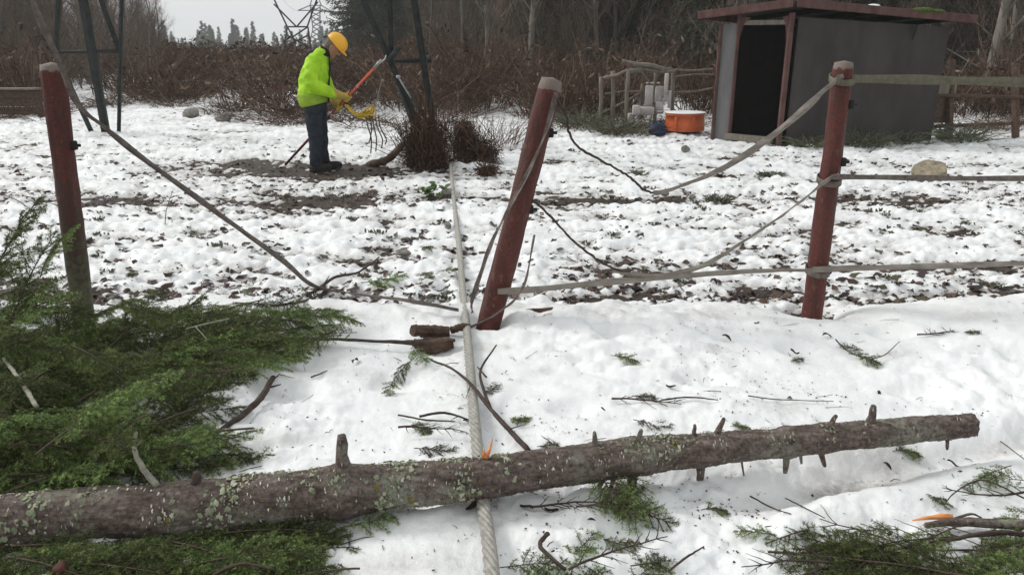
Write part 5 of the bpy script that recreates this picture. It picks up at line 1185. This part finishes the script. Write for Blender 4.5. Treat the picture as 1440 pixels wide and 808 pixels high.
# dead shrubs round the right tower foot
def tangle(blobs, R, per=1.0):
    out = []
    for (cx, cy, cz, rx, ry, rz, n) in blobs:
        n = int(n*per); u = R.randn(n, 3); u /= np.linalg.norm(u, axis=1)[:, None]; u *= (R.rand(n)**.5)[:, None]; c = np.array([cx, cy, cz])+u*np.array([rx, ry, rz]); c = c+.05*R.randn(n, 3)*np.array([1, 1, .6])
        d = R.randn(n, 3)*np.array([1, 1, .7])+u*.9; d[:, 2] -= .35; d /= np.linalg.norm(d, axis=1)[:, None]; L = (.07+.17*R.rand(n)**2)[:, None]; P = np.zeros((n, 4, 3))
        for i in range(4): t = i/3-.4; P[:, i] = c+d*L*t*1.3+R.randn(n, 3)*.012; P[:, i, 2] -= (L[:, 0]*.9*t*t)
        out.append(P)
    P = np.concatenate(out); P[:, :, 2] = np.maximum(P[:, :, 2], -.04); return P
for (px, py, blobs, lb) in [
    (603, 236, [(0, 0, .22, .21, .16, .24, 1500), (-.08, .0, .50, .15, .12, .26, 420), (-.16, .05, .30, .12, .1, .2, 260), (.05, .05, .10, .26, .2, .12, 700), (-.17, 0, .12, .10, .1, .12, 250), (.14, 0, .42, .08, .1, .2, 300)], 'dense reddish brown dead shrub at the foot of the right tower leg'),
    (656, 226, [(0, 0, .22, .15, .13, .20, 800), (-.04, 0, .42, .10, .1, .15, 350), (.20, -.05, .16, .14, .1, .12, 500), (.33, -.1, .08, .08, .07, .10, 160)], 'second dead reddish shrub right behind the end of the cable'),
    (687, 248, [(0, 0, .07, .07, .05, .07, 260)], 'small dead brown tuft right of the two shrubs')]:
    g = GS(px, py); P = tangle(blobs, RW); P = np.concatenate([P]+[np.stack([k_[:, int(round(i*4/3))] for i in range(4)], 1)+np.array([bl[0], bl[1], 0]) for bl in blobs[:3] for k_ in [canes(0, 0, 0, bl[3]*1.5, bl[2]+bl[5]*1.5, 70, RW, 5, .9, 1.3)]]); e = empty('dead_shrub', g); tag(e, lb, 'shrub'); ribbons('stems', P, .009+.008*RW.rand(len(P)), np.clip(RW.rand(len(P))*.6, 0, 1), 'brush', e)
for (px, py, rad, ht, cnt, lb) in [(578, 222, .25, .42, 60, 'sparse twiggy shrub left of the right tower leg'), (700, 205, .5, .55, 130, 'loose bare twiggy bush behind the cable, left of the leaning post'), (620, 205, .3, .8, 60, 'thin bare stems rising among the right tower legs'), (160, 150, .5, .5, 90, 'bare twigs arching over snow beside the left tower foot')]:
    g = GS(px, py); P = canes(0, 0, -.03, rad, ht, cnt, RW, 5, 1.2, 1.2); e = empty('bare_shrub', g); tag(e, lb, 'shrub'); ribbons('stems', P, np.full(cnt, .010), RW.rand(cnt)*.8, 'brush', e)
# dull weedy clumps by the foot of pens and shed
for (px, py, rad, ht, lb) in [(820, 178, .5, .35, 'weedy tangle at the left corner of the stick pen'), (870, 186, .4, .25, 'green-grey weeds at the foot of the stick pen'), (1215, 203, .35, .22, 'green weeds along the foot of the dark shed wall'), (1262, 202, .4, .22, 'green weeds at the far end of the dark shed wall'), (1140, 204, .3, .14, 'short grass at the near corner of the shed'), (1350, 196, .4, .25, 'grass clump below the rail fence right of the shed'), (1085, 246, .12, .06, 'flat green weed patch below the sagging top tape'), (1010, 283, .10, .08, 'green weed clump right of the sag of the top tape'), (905, 305-60, .1, .05, 'small weed patch by the top tape')]:
    g = GS(px, py); P = canes(0, 0, -.03, rad, ht, 260, RW, 4, .8, 1.0); e = empty('weed_clump', g); tag(e, lb, 'weeds'); ribbons('blades', P, np.full(260, .016), RW.rand(260), 'needle_grey', e)
# broad green leaves by the cable
E = empty('leafy_plant', GS(612, 280)); tag(E, 'fresh green leafy plant in the snow left of the cable beyond the fence', 'plant')
for k in range(26):
    a = RB.uniform(0, 6.28); r = RB.uniform(.02, .16); L = RB.uniform(.07, .13); mb = MB(); c = Vector((math.cos(a)*r, math.sin(a)*r*.7, RB.uniform(.03, .15))); d = Vector((math.cos(a)*.7, math.sin(a)*.7, RB.uniform(-.4, .8))).normalized(); s = d.cross(Vector((0, 0, 1))).normalized(); V = []
    for i in range(5):
        t = i/4; w2 = .035*math.sin(math.pi*(t*.9+.08)); q = c+d*L*t+Vector((0, 0, -.03*t*t)); V += [tuple(q-s*w2+Vector((0, 0, .008))), tuple(q), tuple(q+s*w2+Vector((0, 0, .008)))]
    mb.add(V, (), [(i*3+j, i*3+j+1, i*3+j+4, i*3+j+3) for i in range(4) for j in (0, 1)], RB.random()); mb.obj('leaf', M['leafgreen'], E)

# ---- bare broadleaf trees
def bare_tree(seed, H, r0, spreadf, ntw, levels=3, low=.08):
    R = random.Random(seed); NR = np.random.RandomState(seed); tr = MB(); tw = []
    pts = [Vector((0, 0, -.3))]; d = Vector((R.uniform(-.08, .08), R.uniform(-.08, .08), 1)).normalized(); m = 12
    for i in range(m): d = (d+Vector((R.uniform(-.09, .09), R.uniform(-.09, .09), .03))).normalized(); pts.append(pts[-1]+d*(H/m))
    tr.tube(pts, [r0*(1-.88*i/m) for i in range(m+1)], 7, cap=False)
    def branch(p, d, L, r, lev):
        k = 5; q = [p]; dd = d.copy()
        for i in range(k): dd = (dd+Vector((R.uniform(-.22, .22), R.uniform(-.22, .22), R.uniform(-.05, .22)))).normalized(); q.append(q[-1]+dd*(L/k))
        if lev == 0: tr.tube(q, [r*(1-.8*i/k) for i in range(k+1)], 4, cap=False)
        else: tw.append((q, r))
        if lev < levels-1:
            for _ in range(R.randint(4, 7) if lev == 0 else R.randint(3, 6)):
                i = R.randint(1, k); a = R.uniform(0, 6.28); nd = (dd+Vector((math.cos(a), math.sin(a), R.uniform(-.1, .8)))*.8).normalized(); branch(q[i], nd, L*R.uniform(.35, .7), r*.45, lev+1)
    for _ in range(ntw):
        t = R.uniform(low, .98); i = min(int(t*m), m-1); p = pts[i].lerp(pts[i+1], t*m-i); a = R.uniform(0, 6.28); branch(p, Vector((math.cos(a), math.sin(a), R.uniform(.3, 1.3))).normalized(), H*spreadf*(1-t*.55)*R.uniform(.5, 1.1), r0*.33*(1-t*.7), 0)
    P = np.array([[tuple(v) for v in q] for q, r in tw]); w_ = np.array([max(.008, r*1.4) for q, r in tw])
    return tr.mesh('trunk', M['treebark']), ribbons('crown', P, w_, NR.rand(len(w_)), 'alder', None, True)
def put_tree(name, ms, loc, rz, sc, label, cat, group, tilt=0):
    e = empty(name, loc, rz); e.rotation_euler = (tilt, 0, rz); e.scale = (sc, sc, sc); link('trunk', ms[0], e); link('crown', ms[1], e); tag(e, label, cat, group); return e
BT = [bare_tree(400+i, [7.5, 6.5, 9, 6, 8][i], [.075, .06, .10, .055, .08][i], .26, [46, 40, 50, 44, 48][i]) for i in range(5)]
def row(lst_n, pxr, yr_, name, MS, sc, label, cat, group, tilt=.06, zf=ground_far, minsep=0):
    for _ in range(lst_n):
        px = RB.uniform(*pxr); Yd = RB.uniform(*yr_); x = col_x(px, Yd); put_tree(name, RB.choice(MS), (x, Yd, zf(x, Yd)-.05), RB.uniform(0, 6.28), RB.uniform(*sc), label, cat, group, RB.uniform(-tilt, tilt))
row(80, (-330, 170), (27, 46), 'bare_tree', BT, (.75, 1.1), 'slender bare brown tree in the leafless thicket behind the left tower foot', 'tree', 'bare trees on the left')
row(44, (120, 235), (36, 62), 'bare_tree', BT, (.42, .72), 'low bare brown tree where the left thicket slopes down to the open sky', 'tree', 'lower bare trees at the left skyline')
row(50, (-250, 235), (46, 66), 'bare_tree', BT, (.85, 1.1), 'hazy bare tree standing at the back of the left thicket', 'tree', 'hazy back trees on the left')
row(60, (-330, 215), (22, 30), 'bare_sapling', BT, (.26, .42), 'waist high bare brown sapling in front of the left thicket', 'sapling', 'saplings on the left')
row(18, (620, 1010), (21, 28), 'bare_sapling', BT, (.28, .5), 'bare brown sapling in front of the dark wood right of the tower', 'sapling', 'saplings before the dark wood')
row(34, (600, 1010), (26, 36), 'bare_tree', BT, (.7, 1.0), 'bare pale stemmed tree at the edge of the dark wood', 'tree', 'bare trees at the edge of the wood')
row(26, (1325, 1700), (17.5, 26), 'bare_tree', BT, (.4, .8), 'bare tangled tree right of the shed', 'tree', 'bare trees right of the shed')
row(20, (1000, 1340), (20, 30), 'bare_tree', BT, (.5, .9), 'bare tree standing behind the shed', 'tree', 'bare trees behind the shed')
BTP = [(a, b) for a, b in [bare_tree(450+i, [9, 8, 10][i], [.10, .085, .11][i], .2, 30) for i in range(3)]]
for a, b in BTP: a.materials.clear(); a.materials.append(M['palebark'])
for px, Yd in ((652, 27), (688, 24), (704, 29), (742, 25), (790, 30), (838, 26), (932, 28), (965, 25), (1385, 17.5), (1412, 18.5)): put_tree('pale_tree', RB.choice(BTP), (col_x(px, Yd), Yd, -.2), RB.uniform(0, 6), RB.uniform(.8, 1.1), 'pale stemmed bare tree standing out against the dark wood', 'tree', 'pale stems before the wood', RB.uniform(-.06, .06))
# ---- conifers
def conifer(seed, H, W, dens, lowest=.04, fol='needle_dull', leafl=.16, leafw=.05):
    R = random.Random(seed); NR = np.random.RandomState(seed); tr = MB(); tr.tube([(0, 0, -.4), (0, 0, H*.5), (0.05, 0, H)], [H*.017, H*.010, .01], 8, cap=False)
    A = []; B = []; t = lowest
    while t < .99:
        L = W*(1-t)**.8*R.uniform(.65, 1.15)+.1; a = R.uniform(0, 6.283); p = Vector((0, 0, H*t)); m = 7; q = [p]; d = Vector((math.cos(a), math.sin(a), R.uniform(-.05, .35))).normalized()
        for i in range(m): d = (d+Vector((R.uniform(-.08, .08), R.uniform(-.08, .08), -.10+.03*i))).normalized(); q.append(q[-1]+d*(L/m))
        tr.tube(q, [.022*(1-i/m)+.004 for i in range(m+1)], 3, cap=False)
        for i in range(1, m):
            A.append(tuple(q[i])); B.append(tuple(q[i+1]))
            for s in (-1, 1):
                l2 = L*.42*(1-i/m)**.7*R.uniform(.6, 1.2)+.08; dd = Vector((-d.y*s, d.x*s, -.15)).normalized()*.8+d*.7; e = q[i]+dd.normalized()*l2; e.z -= l2*R.uniform(.05, .45); A.append(tuple(q[i])); B.append(tuple(e))
        t += 1/dens
    A = np.array(A); B = np.array(B); ln = np.linalg.norm(B-A, axis=1); cnt = (ln*26).astype(int)+1; idx = np.repeat(np.arange(len(A)), cnt); m = len(idx); u = NR.rand(m)[:, None]
    P = A[idx]*(1-u)+B[idx]*u; D = (B-A)[idx]/ln[idx][:, None]*.8+NR.randn(m, 3)*.55; D[:, 2] -= .35; D /= np.linalg.norm(D, axis=1)[:, None]; wv = np.cross(D, NR.randn(m, 3)); wv /= np.linalg.norm(wv, axis=1)[:, None]+1e-6
    l = leafl*(.5+NR.rand(m)); V = np.stack([P-wv*leafw/2, P+wv*leafw/2, P+D*l[:, None]], 1).reshape(-1, 3)
    return tr.mesh('trunk', M['treebark']), mesh_np('crown', V, np.arange(m*3).reshape(-1, 3), M[fol], False, {'tone': np.repeat(np.clip(NR.rand(m)*.8+.1, 0, 1), 3)})
CF = [conifer(500+i, [13, 11, 14, 9][i], [2.9, 2.6, 3.2, 2.2][i], [190, 170, 200, 150][i]) for i in range(4)]
CT = [conifer(520+i, [13, 11, 15][i], [2.0, 1.7, 2.3][i], [80, 70, 85][i], .12, leafl=.45, leafw=.16) for i in range(3)]
row(16, (1010, 1500), (23, 30), 'conifer_tree', CF, (.7, 1.0), 'dark evergreen with boughs to the ground behind the shed', 'tree', 'dark evergreens behind the shed', .02)
row(8, (1440, 1750), (17, 26), 'conifer_tree', CF, (.7, 1.0), 'dark evergreen beyond the right edge of the field', 'tree', 'dark evergreens at the right', .02)
row(24, (780, 1020), (28, 40), 'conifer_tree', CF, (.7, 1.1), 'dark evergreen in the wood between the leaning post and the shed', 'tree', 'dark evergreens left of the shed', .02)
row(22, (610, 820), (40, 58), 'conifer_tree', CF, (.8, 1.1), 'greyish evergreen in the wood behind the leaning post', 'tree', 'evergreens behind the leaning post', .02)
row(26, (515, 720), (62, 100), 'conifer_tree', CF, (.9, 1.3), 'misty grey evergreen behind the right tower foot', 'tree', 'misty evergreens behind the tower', .02)
row(30, (900, 1900), (38, 60), 'conifer_tree', CF, (.9, 1.2), 'tall evergreen deep in the dark wood', 'tree', 'deep evergreens on the right', .02)
zf_far = lambda x, y: -8.2+RB.uniform(-2.0, 1.4)
row(2, (497, 512), (88, 92), 'conifer_tree', CT, (.62, .66), 'fir with its pointed top standing against the sky right of the yellow helmet', 'tree', 'skyline firs by the helmet', .01)
row(80, (190, 560), (230, 330), 'far_conifer', CT, (.8, 1.0), 'tiny hazy conifer on the skyline left of the worker', 'tree', 'skyline conifers', .02, zf_far)
row(9, (-350, 150), (90, 150), 'far_conifer', CT, (.5, .8), 'hazy conifer glimpsed above the left thicket', 'tree', 'hazy conifers on the left', .02, lambda x, y: -.5)
# a far grey belt of woodland closing the horizon (one mass)
P = []
for _ in range(1): 
    n = 5200; a = RW.uniform(-.9, .9, n); d = RW.uniform(330, 430, n); x = np.sin(a)*d; y = np.cos(a)*d; h = (9.8+3.5*pn(a*14, a*0+2, 111)+1.5*RW.rand(n))
    P = np.zeros((n, 4, 3)); 
    for i in range(4): P[:, i, 0] = x+RW.randn(n)*.3; P[:, i, 1] = y; P[:, i, 2] = -14+(h+1.5)*i/3
k_ = ribbons('far_woodland', P, np.full(n, 3.4), RW.rand(n), 'needle_dull'); tag(k_, 'far grey belt of woodland along the horizon', 'woodland', kind='stuff')

# ------------------------------------------------------------------ haze
mb = MB(); mb.box((0, 0, -12), (1280, 1280, 60)); me = mb.mesh('haze', None, False); hz = link('haze', me); hm = bpy.data.materials.new('haze_air'); hm.use_nodes = True; t_ = hm.node_tree
t_.nodes.remove(t_.nodes['Principled BSDF']); pv = t_.nodes.new('ShaderNodeVolumePrincipled'); pv.inputs['Color'].default_value = (.93, .95, .96, 1); pv.inputs['Density'].default_value = .0009; pv.inputs['Anisotropy'].default_value = .0
t_.links.new(pv.outputs[0], t_.nodes['Material Output'].inputs['Volume']); me.materials.append(hm); tag(hz, 'thin winter mist filling the air over the field', 'haze', kind='stuff')
